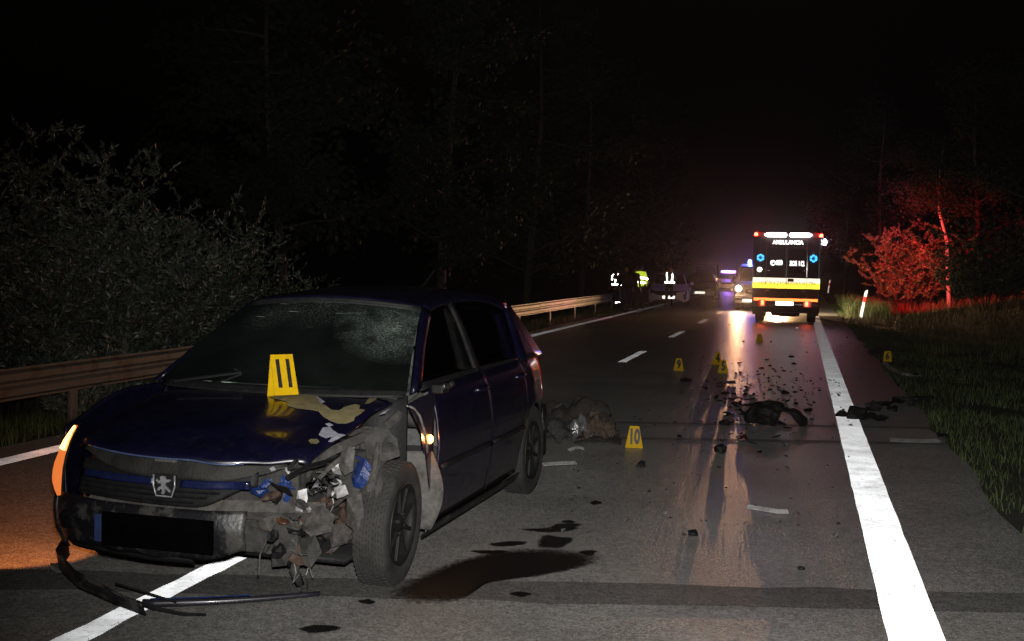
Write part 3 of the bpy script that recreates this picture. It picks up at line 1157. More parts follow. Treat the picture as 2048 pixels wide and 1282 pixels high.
# tail lamp, tailgate, rear bumper
for sg in (1, -1):
    tl = grid('tail_lamp', lambda u, v, s_=sg: (lerp(-3.02, -3.24, v) - .05 * u * (1 - u), s_ * (side_y(lerp(-3.02, -3.24, v), lerp(.66, .96, u)) + .006), lerp(.66, .98, u)), 10, 6, M_REDL, car, solid=.01)
grid('tailgate', lambda u, v: (lerp(-3.34, -3.12, u) - .04 * math.cos(PI * (v - .5)), lerp(-.70, .70, v) * lerp(.9, 1, u), lerp(.45, .97, u)), 8, 14, M_NAVY, car, solid=.012)
grid('rear_window', lambda u, v: (lerp(-3.13, -2.86, u) - .05 * math.cos(PI * (v - .5)), lerp(-.66, .66, v) * lerp(1, .84, u), lerp(.975, 1.375, u)), 8, 12, M_GLASS, car, solid=.005)
grid('rear_bumper', lambda u, v: (lerp(-2.98, -3.38, math.sin(PI * v)) if 0 else -3.0 - .38 * math.sin(PI * v) ** .45, .80 * math.cos(PI * v) * -1, lerp(.22, .58, u)), 6, 30, M_BUMP, car, solid=.012)
grid('floor_pan', lambda u, v: (lerp(.4, -3.1, u), lerp(-.70, .70, v), .20), 6, 4, M_BLACK, car, solid=.03)
grid('firewall', lambda u, v: (-.36, lerp(-.72, .72, v), lerp(.2, .93, u)), 4, 6, M_BLACK, car, solid=.02)


# wheels
def make_wheel(parent, c, sg):
    w = MB()
    prof = [(.205, -.072), (.235, -.086), (.270, -.091), (.298, -.085), (.313, -.073)]
    for gx in (-.048, -.016, .016, .048):
        prof += [(.3165, gx - .008), (.3085, gx - .006), (.3085, gx + .006), (.3165, gx + .008)]
    prof += [(.313, .073), (.298, .085), (.270, .091), (.235, .086), (.205, .072)]
    prof = [(r_, h_ * sg) for r_, h_ in prof]
    w.lathe(prof, 64, 'y', (0, 0, 0))
    e = w.build('wheel', M_RUBBER, parent, smooth=True)
    e.location = c
    # tread blocks on the shoulders
    tb = MB()
    for k in range(60):
        t = 2 * PI * k / 60
        rot = Matrix.Rotation(-t, 3, 'Y')
        for yy in (-.064, .064, -.032, .032, 0):
            tt = t + (.03 if abs(yy) == .032 else 0)
            tb.box((.3165 * math.cos(tt), yy, .3165 * math.sin(tt)), (.007, .022 if abs(yy) > .05 else .018, .022), Matrix.Rotation(-tt, 3, 'Y'))
    struct(tb.build('tread', M_RUBBER, e), 'stuff')
    rm = MB()
    rm.lathe([(.207, .075 * sg), (.212, .085 * sg), (.205, .088 * sg), (.19, .06 * sg), (.182, .03 * sg), (.10, .045 * sg), (.06, .055 * sg), (.035, .07 * sg), (0, .072 * sg)], 40, 'y')
    rm.lathe([(.207, .075 * sg), (.205, -.08 * sg)], 40, 'y')
    rim = rm.build('rim', M_RIM, e, smooth=True)
    for k in range(9):
        t = 2 * PI * k / 9
        sp = MB()
        sp.box((.125 * math.cos(t), .062 * sg, .125 * math.sin(t)), (.13, .018, .022), Matrix.Rotation(-t, 3, 'Y'))
        sp.build('spoke', M_RIM, e, bevel=.004)
    for k in range(4):
        t = 2 * PI * k / 4 + .4
        MB().lathe([(.011, .05 * sg), (.011, .078 * sg), (0, .08 * sg)], 6, 'y', (.05 * math.cos(t), 0, .05 * math.sin(t))).build('wheel_bolt', M_RIM, e)
    return e


make_wheel(car, (-2.608, .755, .312), 1)
w0 = make_wheel(car, (0.0, .765, .314), 1)
w0.rotation_euler = (R(-2), 0, R(3))
make_wheel(car, (-2.608, -.755, .312), -1)
make_wheel(car, (0.0, -.755, .312), -1)

# interior
dash = grid('dashboard', lambda u, v: (lerp(-.30, -.78, u), lerp(-.68, .68, v), .93 + .03 * math.sin(PI * u) - .22 * max(u - .6, 0) / .4), 12, 10, M_TRIM, car, solid=.03)
mb = MB()
mb.lathe([(.185 + .014 * math.cos(t), .014 * math.sin(t)) for t in np.linspace(0, 2 * PI, 9)], 28, 'x')
mb.box((0, 0, 0), (.03, .13, .10))
mb.box((0, .1, 0), (.015, .14, .03))
mb.box((0, -.1, 0), (.015, .14, .03))
mb.build('steering_wheel', M_TRIM, car, smooth=False, loc=(-.86, .37, .94), rot=(0, R(-24), 0))
for sy in (.37, -.37):
    st = grid('front_seat', lambda u, v, s_=sy: (-1.30 - .26 * u - .05 * math.cos(PI * (v - .5)) * -1, s_ + lerp(-.24, .24, v) * (1 - .25 * u * u), .45 + .62 * u), 10, 8, M_CLOTHI, car, solid=.10, offset=0)
    MB().box((-1.58, sy, 1.19), (.09, .25, .16)).build('headrest', M_CLOTHI, st, bevel=.035)
    MB().box((-1.08, sy, .45), (.48, .48, .14)).build('seat_base', M_CLOTHI, st, bevel=.04)
grid('rear_seat', lambda u, v: (-2.35 - .2 * u, lerp(-.62, .62, v), .5 + .5 * u), 4, 8, M_CLOTHI, car, solid=.1)
mb = MB()
mb.tube([(-1.52, -.64, 1.25), (-1.30, -.52, 1.0), (-1.05, -.25, .75)], .02, 4)
mb.build('seat_belt', mat('belt_web', (.16, .17, .16), .8), car)
# deflated airbag spread over the right of the dashboard
grid('airbag', lambda u, v: (lerp(-.36, -.66, u) + .05 * math.cos(3 * v), lerp(-.56, -.03, v), .955 + .045 * math.sin(PI * u) * math.sin(PI * v) + .015 * mnoise.noise(Vector((u * 4, v * 6, 0)))), 14, 18, mat('airbag_cloth', (.5, .53, .49), .9, var=.3), car, solid=.004)
MB().box((-.50, -.10, .985), (.035, .05, .03)).build('mirror_mount', M_BLACK, ws)
MB().lathe([(0, .008), (.009, .004), (.011, -.004)], 10, 'x', (-.40, -.14, .99)).build('warning_light', lamp_mat('red_led', (1, .03, .03), 6), dash)
MB().box((-.84, 0, 1.36), (.05, .24, .075)).build('rear_view_mirror', M_BLACK, ws, bevel=.012)

# left door mirror stump
mb = MB()
mb.box((-.50, .86, .965), (.12, .07, .05))
mb.tube([(-.52, .83, .96), (-.50, .91, .98), (-.47, .94, 1.0)], .02, 6)
mr_ = mb.build('broken_mirror', M_BLACK, car, bevel=.01)
MB().box((-.463, .905, .985), (.006, .035, .028)).build('mirror_shard', M_CHROME, mr_)
# --- smashed left front corner
def fsheet(name, poly, y, mt, parent=car, solid=.006, wob=.02, bow=0.0):
    """a torn sheet of body metal: outline in (x, z), buckled across"""
    cx_ = sum(p[0] for p in poly) / len(poly)
    cz_ = sum(p[1] for p in poly) / len(poly)
    v = [(cx_, y + bow, cz_)]
    n = len(poly)
    for k, (a, b) in enumerate(poly):
        v.append((a, y + wob * mnoise.noise(Vector((a * 7, b * 7, y * 3))), b))
    return mesh(name, v, [(0, 1 + k, 1 + (k + 1) % n) for k in range(n)], mt, parent, solid=solid)


fender = fsheet('left_fender_remnant', [(-.02, .925), (-.10, .905), (-.17, .86), (-.23, .78), (-.265, .70), (-.285, .64), (-.36, .60), (-.42, .48), (-.45, .25), (-.452, .60), (-.452, .95), (-.22, .945)], .845, M_NAVY, wob=.012)
MB().tube([(-.03, .845, .92), (-.10, .855, .90), (-.17, .862, .855), (-.225, .868, .775), (-.262, .87, .70), (-.285, .868, .64)], .007, 5).build('torn_edge', M_SILVER, fender, smooth=True)
rep = MB().lathe([(0, .016), (.016, .013), (.024, .004), (.026, 0)], 16, 'y', (-.375, .85, .70)).build('side_repeater', lamp_mat('lit_repeater', (1.0, .30, .05), 14), fender, smooth=True)
rl_ = bpy.data.lights.new('repeater_light', 'POINT')
rl_.energy = 1.2
rl_.color = (1, .36, .1)
rl_.shadow_soft_size = .02
rlo = link(bpy.data.objects.new('repeater_light', rl_), fender)
rlo.location = (-.375, .90, .70)
# wheel-house rear panel facing forward, dusty
def liner_fn(u, v):
    z = lerp(.20, .625, u)
    bulge = .075 * math.sin(PI * min(max((u + .05) / 1.05, 0), 1))
    y = lerp(.66, .845 + bulge, v)
    return (-.395 - .03 * u + .05 * (1 - v) * u, y, z)
grid('wheelhouse_panel', liner_fn, 14, 6, M_GREYD, car, solid=.008)
# inner wing rail, strut tower, liner over the wheel
mb = MB()
mb.tube([(-.62, .70, .90), (-.40, .68, .84), (-.20, .655, .775), (.02, .62, .745), (.22, .58, .72), (.40, .52, .68)], .026, 6)
mb.build('wing_rail', M_GREYD, car)
grid('strut_tower', lambda u, v: (-.16 + lerp(.19, .11, u) * math.cos(v * 2 * PI) * (1 + .15 * mnoise.noise(Vector((u * 3, v * 9, 1)))), .58 + lerp(.16, .10, u) * math.sin(v * 2 * PI), .45 + .30 * u + .03 * mnoise.noise(Vector((v * 6, u * 5, 7)))), 8, 20, M_DIRTY, car, solid=.01)
def lin2(u, v):
    t = lerp(R(28), R(128), u)
    rr = .385 + .03 * mnoise.noise(Vector((u * 5, v * 5, 3)))
    y = lerp(.52, .80, v) + .03 * mnoise.noise(Vector((u * 4, v * 3, 9)))
    return (rr * math.cos(t) * .82 - .02, y, .315 + rr * math.sin(t) - .02)
grid('wheel_arch_liner', lin2, 20, 8, M_DIRTY, car, keep=lambda u, v: not (u > .62 and v > .55), solid=.008)
# radiator, crash beam, gearbox block behind the torn bumper
MB().box((.52, .02, .45), (.05, 1.0, .42)).build('radiator', M_DIRTY, car, bevel=.01)
mb = MB()
mb.tube([(.70, -.5, .47), (.71, .1, .47), (.62, .38, .47), (.42, .60, .44)], .045, 4)
mb.build('crash_beam', M_GREYD, car)
MB().box((.12, .10, .50), (.55, .7, .42)).build('engine_block', M_DIRTY, car, bevel=.05)
mb = MB()
mb.tube([(.05, .40, .20), (.08, .62, .19), (.02, .74, .22)], .03, 6)
mb.tube([(-.25, .42, .20), (.0, .70, .20)], .025, 6)
mb.build('lower_arm', M_RUST, car)

# torn pieces in the smashed corner: (name, material, where in the photo, how far out, size, shape)
rnd = random.Random(5)
def crumple(name, mt, c, size, seed, parent=car, flat=.25, n=7):
    r_ = random.Random(seed)
    bm = bmesh.new()
    bmesh.ops.create_icosphere(bm, subdivisions=2, radius=1)
    rot = Matrix.Rotation(r_.uniform(0, 6.28), 3, 'X') @ Matrix.Rotation(r_.uniform(0, 6.28), 3, 'Z')
    for v in bm.verts:
        p = v.co.copy()
        k = 1 + .55 * mnoise.noise(p * 1.7 + Vector((seed * 3.1, 0, 0))) + .35 * mnoise.noise(p * 4 + Vector((0, seed, 0)))
        p = Vector((p.x * size, p.y * size * r_.uniform(.85, 1.15), p.z * size * flat)) * k
        v.co = rot @ p
    me = bpy.data.meshes.new(name)
    bm.to_mesh(me)
    bm.free()
    me.materials.append(mt)
    o = bpy.data.objects.new(name, me)
    link(o, parent)
    o.location = c
    return o


def shard(name, mt, c, size, seed, parent=car, th=.004, face=False):
    r_ = random.Random(seed)
    n = r_.randint(4, 7)
    rot = (to_car(EYE) - Vector(c)).to_track_quat('Z', 'Y').to_matrix() @ Matrix.Rotation(r_.uniform(-.5, .5), 3, 'X') @ Matrix.Rotation(r_.uniform(-.5, .5), 3, 'Y') @ Matrix.Rotation(r_.uniform(0, 6.28), 3, 'Z') if face else Matrix.Rotation(r_.uniform(-1.2, 1.2), 3, 'X') @ Matrix.Rotation(r_.uniform(-1.2, 1.2), 3, 'Y') @ Matrix.Rotation(r_.uniform(0, 6.28), 3, 'Z')
    v = [rot @ Vector((0, 0, size * r_.uniform(-.25, .25)))]
    el = r_.uniform(.4, 1.0)
    for k in range(n):
        t = 2 * PI * (k + r_.uniform(-.3, .3)) / n
        q = size * r_.uniform(.5, 1.15)
        v.append(rot @ Vector((q * math.cos(t), q * el * math.sin(t), size * r_.uniform(-.2, .2))))
    return mesh(name, v, [(0, 1 + k, 1 + (k + 1) % n) for k in range(n)], mt, parent, solid=th, loc=c)


def tri(px, py, y):
    return car_pt(px, py, y)


M_CRUSH = mat('crushed_dirty', (.05, .045, .04), .85, var=.7, scale=22, bump=.9, bscale=45)


def facet(name, mt, pts, x, seed=0):
    """a piece of torn sheet, outline given by places in the photograph, on a plane across the car"""
    v = []
    for i, (a, b) in enumerate(pts):
        a, b = 40 + a / 1.223, 540 + b / 1.223
        d = ray(a, b)
        o = EYE - CO
        t = (x + .05 * mnoise.noise(Vector((i * 1.7, seed * 3.3, .5))) - o.dot(CF)) / d.dot(CF)
        v.append(to_car(EYE + d * t))
    c = sum(v, Vector()) / len(v) + Vector((.018, 0, 0))
    n = len(v)
    mid = []
    for k in range(n):
        q = c.lerp(v[k], .55)
        mid.append(q + Vector((.030 * mnoise.noise(Vector((k * 2.1, seed, 1))), .008 * mnoise.noise(Vector((k * 1.3, seed, 5))), .012 * mnoise.noise(Vector((k * 3.1, seed, 9))))))
    rim = []
    for k in range(n):
        rim += [v[k], v[k].lerp(v[(k + 1) % n], .5) + (c - v[k]) * (.12 * mnoise.noise(Vector((k * 4.7, seed, 2))))]
    f = [(0, 1 + k, 1 + (k + 1) % n) for k in range(n)]
    for k in range(n):
        r0, r1, r2 = 1 + n + 2 * k, 1 + n + 2 * k + 1, 1 + n + (2 * k + 2) % (2 * n)
        f += [(1 + k, r0, r1), (1 + k, r1, 1 + (k + 1) % n), (1 + (k + 1) % n, r1, r2)]
    return mesh(name, [c] + mid + rim, f, mt, car, solid=.006)


facet('blue_panel_scrap', M_BLUE, [(826, 470), (846, 462), (860, 478), (852, 515), (836, 535), (816, 528), (812, 505)], .30, 1)
facet('blue_panel_scrap', M_BLUE, [(638, 505), (652, 498), (664, 520), (660, 560), (648, 574), (640, 548)], .55, 2)
facet('blue_panel_scrap', M_BLUE, [(560, 525), (590, 528), (610, 540), (588, 556), (566, 545)], .62, 3)
facet('white_bracket', M_WHITEP, [(680, 540), (702, 534), (704, 560), (690, 592), (674, 588)], .56, 4)
facet('white_bracket', M_WHITEP, [(768, 532), (796, 526), (804, 548), (776, 558)], .45, 5)
facet('lamp_reflector_scrap', M_GREYD, [(786, 448), (806, 430), (820, 442), (814, 492), (794, 502), (780, 480)], .36, 6)
facet('lamp_reflector_scrap', M_CHROME, [(700, 522), (728, 512), (738, 528), (722, 548), (706, 542)], .52, 7)
facet('lamp_reflector_scrap', M_CHROME, [(752, 514), (780, 504), (788, 524), (764, 534)], .46, 8)
facet('torn_plastic', M_CRUSH, [(690, 590), (740, 575), (770, 600), (760, 640), (712, 652), (684, 630)], .48, 9)
facet('torn_plastic', M_CRUSH, [(752, 625), (790, 618), (812, 640), (800, 668), (762, 678)], .40, 10)
facet('torn_plastic', M_DIRTY, [(612, 652), (652, 640), (668, 676), (652, 722), (618, 726)], .55, 11)
facet('torn_plastic', M_DIRTY, [(676, 660), (722, 648), (738, 690), (712, 728), (680, 716)], .48, 12)
facet('torn_plastic', M_CRUSH, [(800, 560), (835, 545), (842, 600), (826, 640), (800, 622)], .30, 13)
facet('torn_plastic', M_CRUSH, [(560, 570), (600, 565), (640, 600), (610, 640), (565, 625)], .60, 14)
facet('liner_flap', M_DIRTY, [(842, 418), (868, 390), (902, 388), (922, 412), (930, 455), (890, 468), (850, 462)], .18, 15)
facet('liner_flap', M_CRUSH, [(858, 470), (872, 420), (884, 424), (876, 500), (866, 560), (848, 568)], .22, 16)
# named pieces
shard('blue_panel_scrap', M_BLUE, tri(724, 930, .66), .075, 3, face=True)
shard('blue_panel_scrap', M_BLUE, tri(738, 915, .66), .05, 33, face=True)
shard('blue_panel_scrap', M_BLUE, tri(570, 970, .50), .06, 4, face=True)
shard('blue_panel_scrap', M_BLUE, tri(532, 968, .46), .04, 44, face=True)
shard('white_bracket', M_WHITEP, tri(604, 992, .52), .04, 8, face=True)
shard('white_bracket', M_WHITEP, tri(600, 1010, .52), .028, 81, face=True)
shard('white_bracket', M_WHITEP, tri(684, 978, .57), .034, 9, face=True)
shard('white_bracket', M_WHITEP, tri(692, 970, .57), .028, 12, face=True)
for k, (a, b) in enumerate([(705, 893), (690, 915), (680, 930), (668, 962), (665, 985), (695, 945), (630, 968), (640, 975), (618, 1020), (655, 955), (672, 940), (588, 930), (575, 940), (625, 960)]):
    shard('lamp_reflector_scrap', M_CHROME if k % 2 else M_SILVER, tri(a, b, .58 + .02 * (k % 3)), .022 + .006 * (k % 4), 100 + k, face=(k % 2 == 0))
crumple('broken_lamp_lens', mat('amber_scrap', (.09, .035, .018), .3, coat=.5, var=.5), tri(600, 1052, .50), .055, 21, flat=.5)
crumple('broken_lamp_lens', mat('amber_scrap', (.22, .07, .025), .3), tri(565, 1042, .47), .03, 22, flat=.4)
for k in range(46):
    a, b = rnd.uniform(545, 735), rnd.uniform(905, 1120)
    y = rnd.uniform(.42, .62)
    mt = rnd.choice([M_DIRTY, M_DIRTY, M_BLACK, M_GREYD, M_BLACK, M_GREYD, M_RUST, M_DIRTY])
    if rnd.random() < .55:
        shard('torn_plastic', mt, tri(a, b, y), rnd.uniform(.025, .07), 200 + k)
    else:
        crumple('crushed_metal', mt, tri(a, b, y), rnd.uniform(.02, .05), 300 + k, flat=rnd.uniform(.3, .7))
for k, (a, b, y, s_) in enumerate([(560, 1085, .40, .08), (610, 1085, .46, .075), (650, 1050, .50, .07), (690, 1040, .55, .06), (545, 1010, .38, .07), (590, 1110, .42, .07), (655, 905, .52, .06), (690, 890, .56, .05)]):
    crumple('crushed_housing', [M_DIRTY, M_BLACK, M_DIRTY, M_RUST][k % 4] if k < 6 else M_BLACK, tri(a, b, y), s_, 400 + k, flat=.7)
mb = MB()
mb.tube([tri(590, 1070, .45), tri(598, 1110, .45), tri(588, 1140, .45), tri(600, 1168, .45)], .028, 8, r1=.022)
mb.build('hanging_hose', M_DIRTY, car, smooth=True)
crumple('hanging_connector', M_DIRTY, tri(604, 1168, .45), .045, 500, flat=.6)
crumple('hanging_connector', M_BLACK, tri(560, 1100, .43), .05, 501, flat=.8)
for k, pts in enumerate([[(568, 985), (558, 1020), (540, 1065), (520, 1110), (517, 1150)], [(663, 985), (668, 1010), (660, 1025), (672, 1040)], [(700, 900), (712, 915), (706, 940)], [(585, 1110), (592, 1145), (586, 1165), (598, 1150)], [(640, 940), (660, 950), (680, 945), (700, 930)], [(612, 1030), (640, 1035), (655, 1060), (640, 1090)], [(612, 1150), (618, 1130), (625, 1155)], [(690, 985), (706, 1000), (700, 1030), (712, 1050)]]):
    MB().tube([tri(a, b, .50 + .01 * i) for i, (a, b) in enumerate(pts)], .0035 if k != 5 else .009, 5).build('wire', [M_GREYD, M_WHITEP, M_GREYD, M_SILVER, M_SILVER, M_BLACK, M_SILVER, M_BLACK][k], car)
for k, (a, b, c_, d_, mt) in enumerate([(640, 955, 702, 905, M_GREYD), (668, 1075, 720, 1060, M_RUST), (660, 1105, 712, 1070, M_GREYD), (735, 960, 745, 860, M_GREYD), (700, 870, 742, 862, M_GREYD), (670, 1010, 712, 985, M_DIRTY), (575, 955, 650, 925, M_BLACK)]):
    p0, p1 = tri(a, b, .58), tri(c_, d_, .62)
    MB().tube([p0, p0.lerp(p1, .5) + Vector((.01, 0, .012)), p1], .014, 4).build('bent_bracket', mt, car)

# bumper skirt torn loose, trailing on the ground
def skirt(u, v):
    P = [(.42, -.84, .16), (.60, -.76, .135), (.78, -.52, .105), (.88, -.25, .075), (.93, -.05, .05)]
    t = u * 4
    k = min(int(t), 3)
    p = Vector(P[k]).lerp(Vector(P[k + 1]), t - k)
    return (p.x + .03 * v, p.y, p.z + lerp(-.06 * (1 - .3 * u), .06 * (1 - .7 * u), v))
sk = grid('torn_skirt', skirt, 20, 4, M_BUMP, car, solid=.008)
mb = MB()
mb.tube([(.88, -.42, .11), (.92, -.18, .075), (.925, 0, .045), (.90, .12, .025), (.86, .22, .02)], .014, 5, r1=.007)
mb.tube([(.80, -.30, .10), (.83, -.05, .07), (.82, .04, .05)], .006, 4)
mb.build('trim_strip', M_BLACK, sk)
crumple('mud_flap', M_GREYD, (.56, -.80, .07), .045, 610, parent=sk, flat=.3)

# front trim lying on the road under the bumper
tp0, tp1 = on_ground(285, 1216), on_ground(640, 1196)
ft = thing('fallen_bumper_trim', 'long dark blue bumper trim strip lying on the road under the car nose', 'car part', tp0, 0)
dv = (tp1 - tp0)
mb = MB()
mb.tube([Vector((dv.x * t, dv.y * t - .04 * math.sin(PI * t), .022)) for t in np.linspace(0, 1, 14)], .022, 6, r1=.012)
mb.build('strip', M_NAVY, ft, smooth=True)
MB().tube([Vector((dv.x * t, dv.y * t - .04 * math.sin(PI * t) - .006, .045)) for t in np.linspace(.05, .62, 10)], .0035, 4).build('edge', M_BLUE, ft)

# ------------------------------------------------------------------ guardrail along the left verge
GX = -7.3
guard = thing('guardrail', 'weathered steel guardrail running along the left verge', 'guardrail', (GX, 0, 0))
WB = [(0, 0), (.0, .022), (.05, .05), (.05, .112), (.022, .142), (.022, .168), (.05, .198), (.05, .26), (0, .288), (0, .31)]
def beam(y0, y1, lift, dx):
    v, f = [], []
    for y in np.linspace(y0, y1, 5):
        for (d, z) in WB:
            v.append((d + dx, y, z + .27 + lift))
    n = len(WB)
    for i in range(4):
        for k in range(n - 1):
            a = i * n + k
            f.append((a, a + 1, a + n + 1, a + n))
    return mesh('beam', v, f, M_GALV, guard, solid=.004)
k = 0
y = -3.2
while y < 58.0:
    z0 = itp(y, [(-4, -.02), (20, 0), (34, .03), (60, .05)])
    beam(y, y + 4.06, z0, .006 * (k % 2))
    MB().box((-.06, y + 2.0, .12 + z0), (.05, .10, .92)).build('post', M_GALV, guard, bevel=.006)
    MB().box((-.02, y + 2.0, .42 + z0), (.05, .09, .2)).build('spacer', M_GALV, guard, bevel=.006)
    for zb in (.33, .52):
        for dy in (.12, 3.9):
            MB().lathe([(.014, 0), (.014, .01), (0, .012)], 8, 'x', (.02 + .006 * (k % 2), y + dy, zb + z0 + (-.02 if zb < .4 else .0))).build('bolt', M_RUST, guard)
    y += 4.0
    k += 1

# ------------------------------------------------------------------ evidence markers
def marker(loc, num, label, rotz=0.0, wt=.085, wb=.16, h_=.195, dep=.10, tilt=0.0):
    t = thing('evidence_marker', label, 'marker', loc, rotz, 'yellow numbered evidence markers')
    an = math.atan2(dep / 2, h_)
    ln = math.hypot(dep / 2, h_)
    for s_ in (-1, 1):
        poly = [(-wb / 2, 0), (wb / 2, 0), (wt / 2, ln), (-wt / 2, ln)]
        p = MB().prism(poly, -.0015, .0015).build('front_panel' if s_ < 0 else 'back_panel', M_YEL, t)
        p.location = (0, s_ * dep / 2, .001)
        p.rotation_euler = (-an if s_ < 0 else an, 0, 0)
        if s_ < 0 and num:
            text('number', num, ln * .92, M_INK, p, (0, -.0022, ln * .50), (R(90), 0, 0), .0005, .56 if len(num) > 1 else .7, bold=.009)
    MB().box((0, 0, h_ + .001), (wt, .006, .004)).build('hinge', M_YEL, t)
    if tilt:
        t.rotation_euler = (tilt, 0, rotz)
    return t


def gp(px, py):
    p = on_ground(px, py)
    return Vector((p.x, p.y, 0.001))


marker(gp(1268, 895), '10', 'yellow evidence marker numbered 10 beside the heap of wreckage', R(8))
marker(gp(1357, 741), '9', 'yellow evidence marker numbered 9 on the lane', R(14))
marker(gp(1434, 729), '4', 'farther of the two overlapping yellow evidence markers on the lane', R(24), h_=.21)
marker(gp(1446, 746), '5', 'yellow evidence marker numbered 5, nearer of the overlapping pair', R(10), h_=.21)
marker(gp(1519, 685), None, 'small yellow evidence marker farthest up the lane towards the ambulance', R(6))
p6 = on_ground(1775, 721)
marker(Vector((p6.x, p6.y, gz(p6.x, p6.y) + .02)), '6', 'dim yellow evidence marker numbered 6 on the grass edge', R(-12), wt=.12, wb=.15)
hp = Vector((-.045, .135, 0))
hp.z = hood_z(hp.x, hp.y)
hw = CO + CF * hp.x + CL * hp.y
m11 = marker((hw.x, hw.y, hp.z + .004), '11', 'yellow evidence marker numbered 11 standing on the navy bonnet', R(48), wt=.125, wb=.135, h_=.215, dep=.10, tilt=R(-7))

# ------------------------------------------------------------------ debris on the road
def lumpy(name, label, cat, px, py, size, mt, seed, flat=.4, group=None, z=None):
    p = on_ground(px, py)
    o = crumple(name, mt, (p.x, p.y, (size * flat * .6) if z is None else z), size, seed, parent=None, flat=flat)
    return tag(o, label, cat, group)


# arched black wheel liner
lp = gp(1553, 851)
al = thing('arch_liner', 'arched black plastic wheel liner standing on the lane', 'car part', lp, R(-6))
def al_fn(u, v):
    t = lerp(R(3), R(177), u)
    q = math.sin(v * PI / 2)
    rx = .33 * q + .05 * mnoise.noise(Vector((u * 5, v * 3, 0)))
    zt = .24 * q * math.sin(t) * (1 - .25 * math.cos(t)) + .05 * mnoise.noise(Vector((u * 7, v * 4, 8))) * q
    return (rx * math.cos(t) - .03 * v, lerp(-.10, .16, v ** 1.6) + .04 * mnoise.noise(Vector((u * 9, v * 5, 4))), max(.004, zt))
grid('shell', al_fn, 36, 14, M_BLACK, al, solid=.006, smooth=False, keep=lambda u, v: not (u < .40 and v < .55) and not (v > .93 and mnoise.noise(Vector((u * 14, 0, 2))) > .12))
grid('inner_lip', lambda u, v: (lerp(-.27, .10, u), lerp(-.02, .05, v), .01 + .06 * math.sin(PI * u) * v), 8, 3, M_BLACK, al, solid=.005)


def strip_thing(name, label, cat, pts, w, mt, th=.006, mt2=None, z=.012, curl=.0):
    """a flat strip laid on the ground through places of the photograph"""
    P = [on_ground(*p) for p in pts]
    c = sum(P, Vector()) / len(P)
    t = thing(name, label, cat, (c.x, c.y, 0))
    v, f = [], []
    n = len(P)
    for i, p in enumerate(P):
        d = (P[min(i + 1, n - 1)] - P[max(i - 1, 0)]).normalized()
        s_ = Vector((-d.y, d.x, 0)) * w / 2
        zz2 = z + curl * math.sin(PI * i / (n - 1)) + max(gz(p.x, p.y) if p.x > 1.5 else 0, -.05)
        v += [(p.x - c.x - s_.x, p.y - c.y - s_.y, zz2), (p.x - c.x + s_.x, p.y - c.y + s_.y, zz2 + w * .5)]
    for i in range(n - 1):
        a = 2 * i
        f.append((a, a + 1, a + 3, a + 2))
    mesh('strip', v, f, mt, t, solid=th)
    if mt2:
        k = n - 2
        q = (Vector(v[2 * k]) + Vector(v[2 * k + 3])) / 2
        crumple('bracket', mt2, q + Vector((0, 0, .012)), .05, len(name) + n, parent=t, flat=.5)
    return t


strip_thing('plastic_strip', 'flat white plastic strip on the road by the rear wheel', 'debris', [(1085, 934), (1110, 932), (1135, 931), (1152, 930)], .035, M_WHITEP)
strip_thing('torn_paper', 'crumpled whitish scrap in front of the heap of wreckage', 'debris', [(1138, 905), (1150, 903), (1158, 902), (1168, 902)], .03, M_WHITEP, curl=.015)
strip_thing('trim_piece', 'pale and black trim stick lying alone on the near lane', 'debris', [(1494, 1019), (1525, 1024), (1556, 1029), (1576, 1029)], .035, M_WHITEP, mt2=None)
strip_thing('bumper_strip', 'curved white bumper strip on the grass edge by marker 6', 'car part', [(1766, 724), (1785, 738), (1805, 746), (1822, 748), (1841, 747)], .07, mat('grimy_white', (.38, .36, .34), .6, var=.35, scale=9), mt2=M_BLACK)
strip_thing('bumper_piece', 'long pale strip with black bracket on the shoulder nearest the camera', 'car part', [(1780, 884), (1810, 886), (1845, 887), (1878, 886), (1893, 872)], .05, mat('grimy_grey', (.22, .21, .2), .7, var=.35, scale=9), mt2=M_BLACK)
strip_thing('trim_bar', 'short bar with a bright edge beside marker 5', 'debris', [(1453, 768), (1461, 768), (1471, 768)], .06, M_DIRTY)
lumpy('dark_trim_lump', 'ragged black plastic lump in front of marker 9', 'debris', 1372, 763, .085, M_BLACK, 31, .35)
lumpy('bent_fragment', 'bent black fragment standing below the wheel liner', 'debris', 1441, 905, .06, M_BLACK, 32, .8)
lumpy('upright_fragment', 'upright dark fragment on the bitumen joint left of the wheel liner', 'debris', 1449, 850, .065, M_BLACK, 33, .45)
lumpy('reddish_fragment', 'small dark reddish fragment on the near bitumen joint', 'debris', 1484, 880, .05, mat('dark_red_plastic', (.05, .01, .01), .4), 34, .6)
lumpy('stick_fragment', 'small black fragment with a thin stick on the near lane', 'debris', 1386, 1070, .035, M_BLACK, 35, .5)
lumpy('small_fragment', 'tiny black bit alone near the white edge line foreground', 'debris', 1603, 1140, .02, M_BLACK, 36, .5)
lumpy('dark_scrap', 'dark scrap lying on the lane below marker 10', 'debris', 1282, 934, .04, M_BLACK, 37, .35)
lumpy('black_shell', 'black shell-like piece lying on the white edge line', 'debris', 1686, 834, .075, M_BLACK, 41, .55)
lumpy('wedge_piece', 'tall black wedge-shaped piece at the right rim of the edge line', 'debris', 1712, 838, .11, M_BLACK, 42, .8)
lumpy('flat_flake', 'small flat black flake on the edge line below the shell piece', 'debris', 1701, 852, .035, M_BLACK, 43, .25)
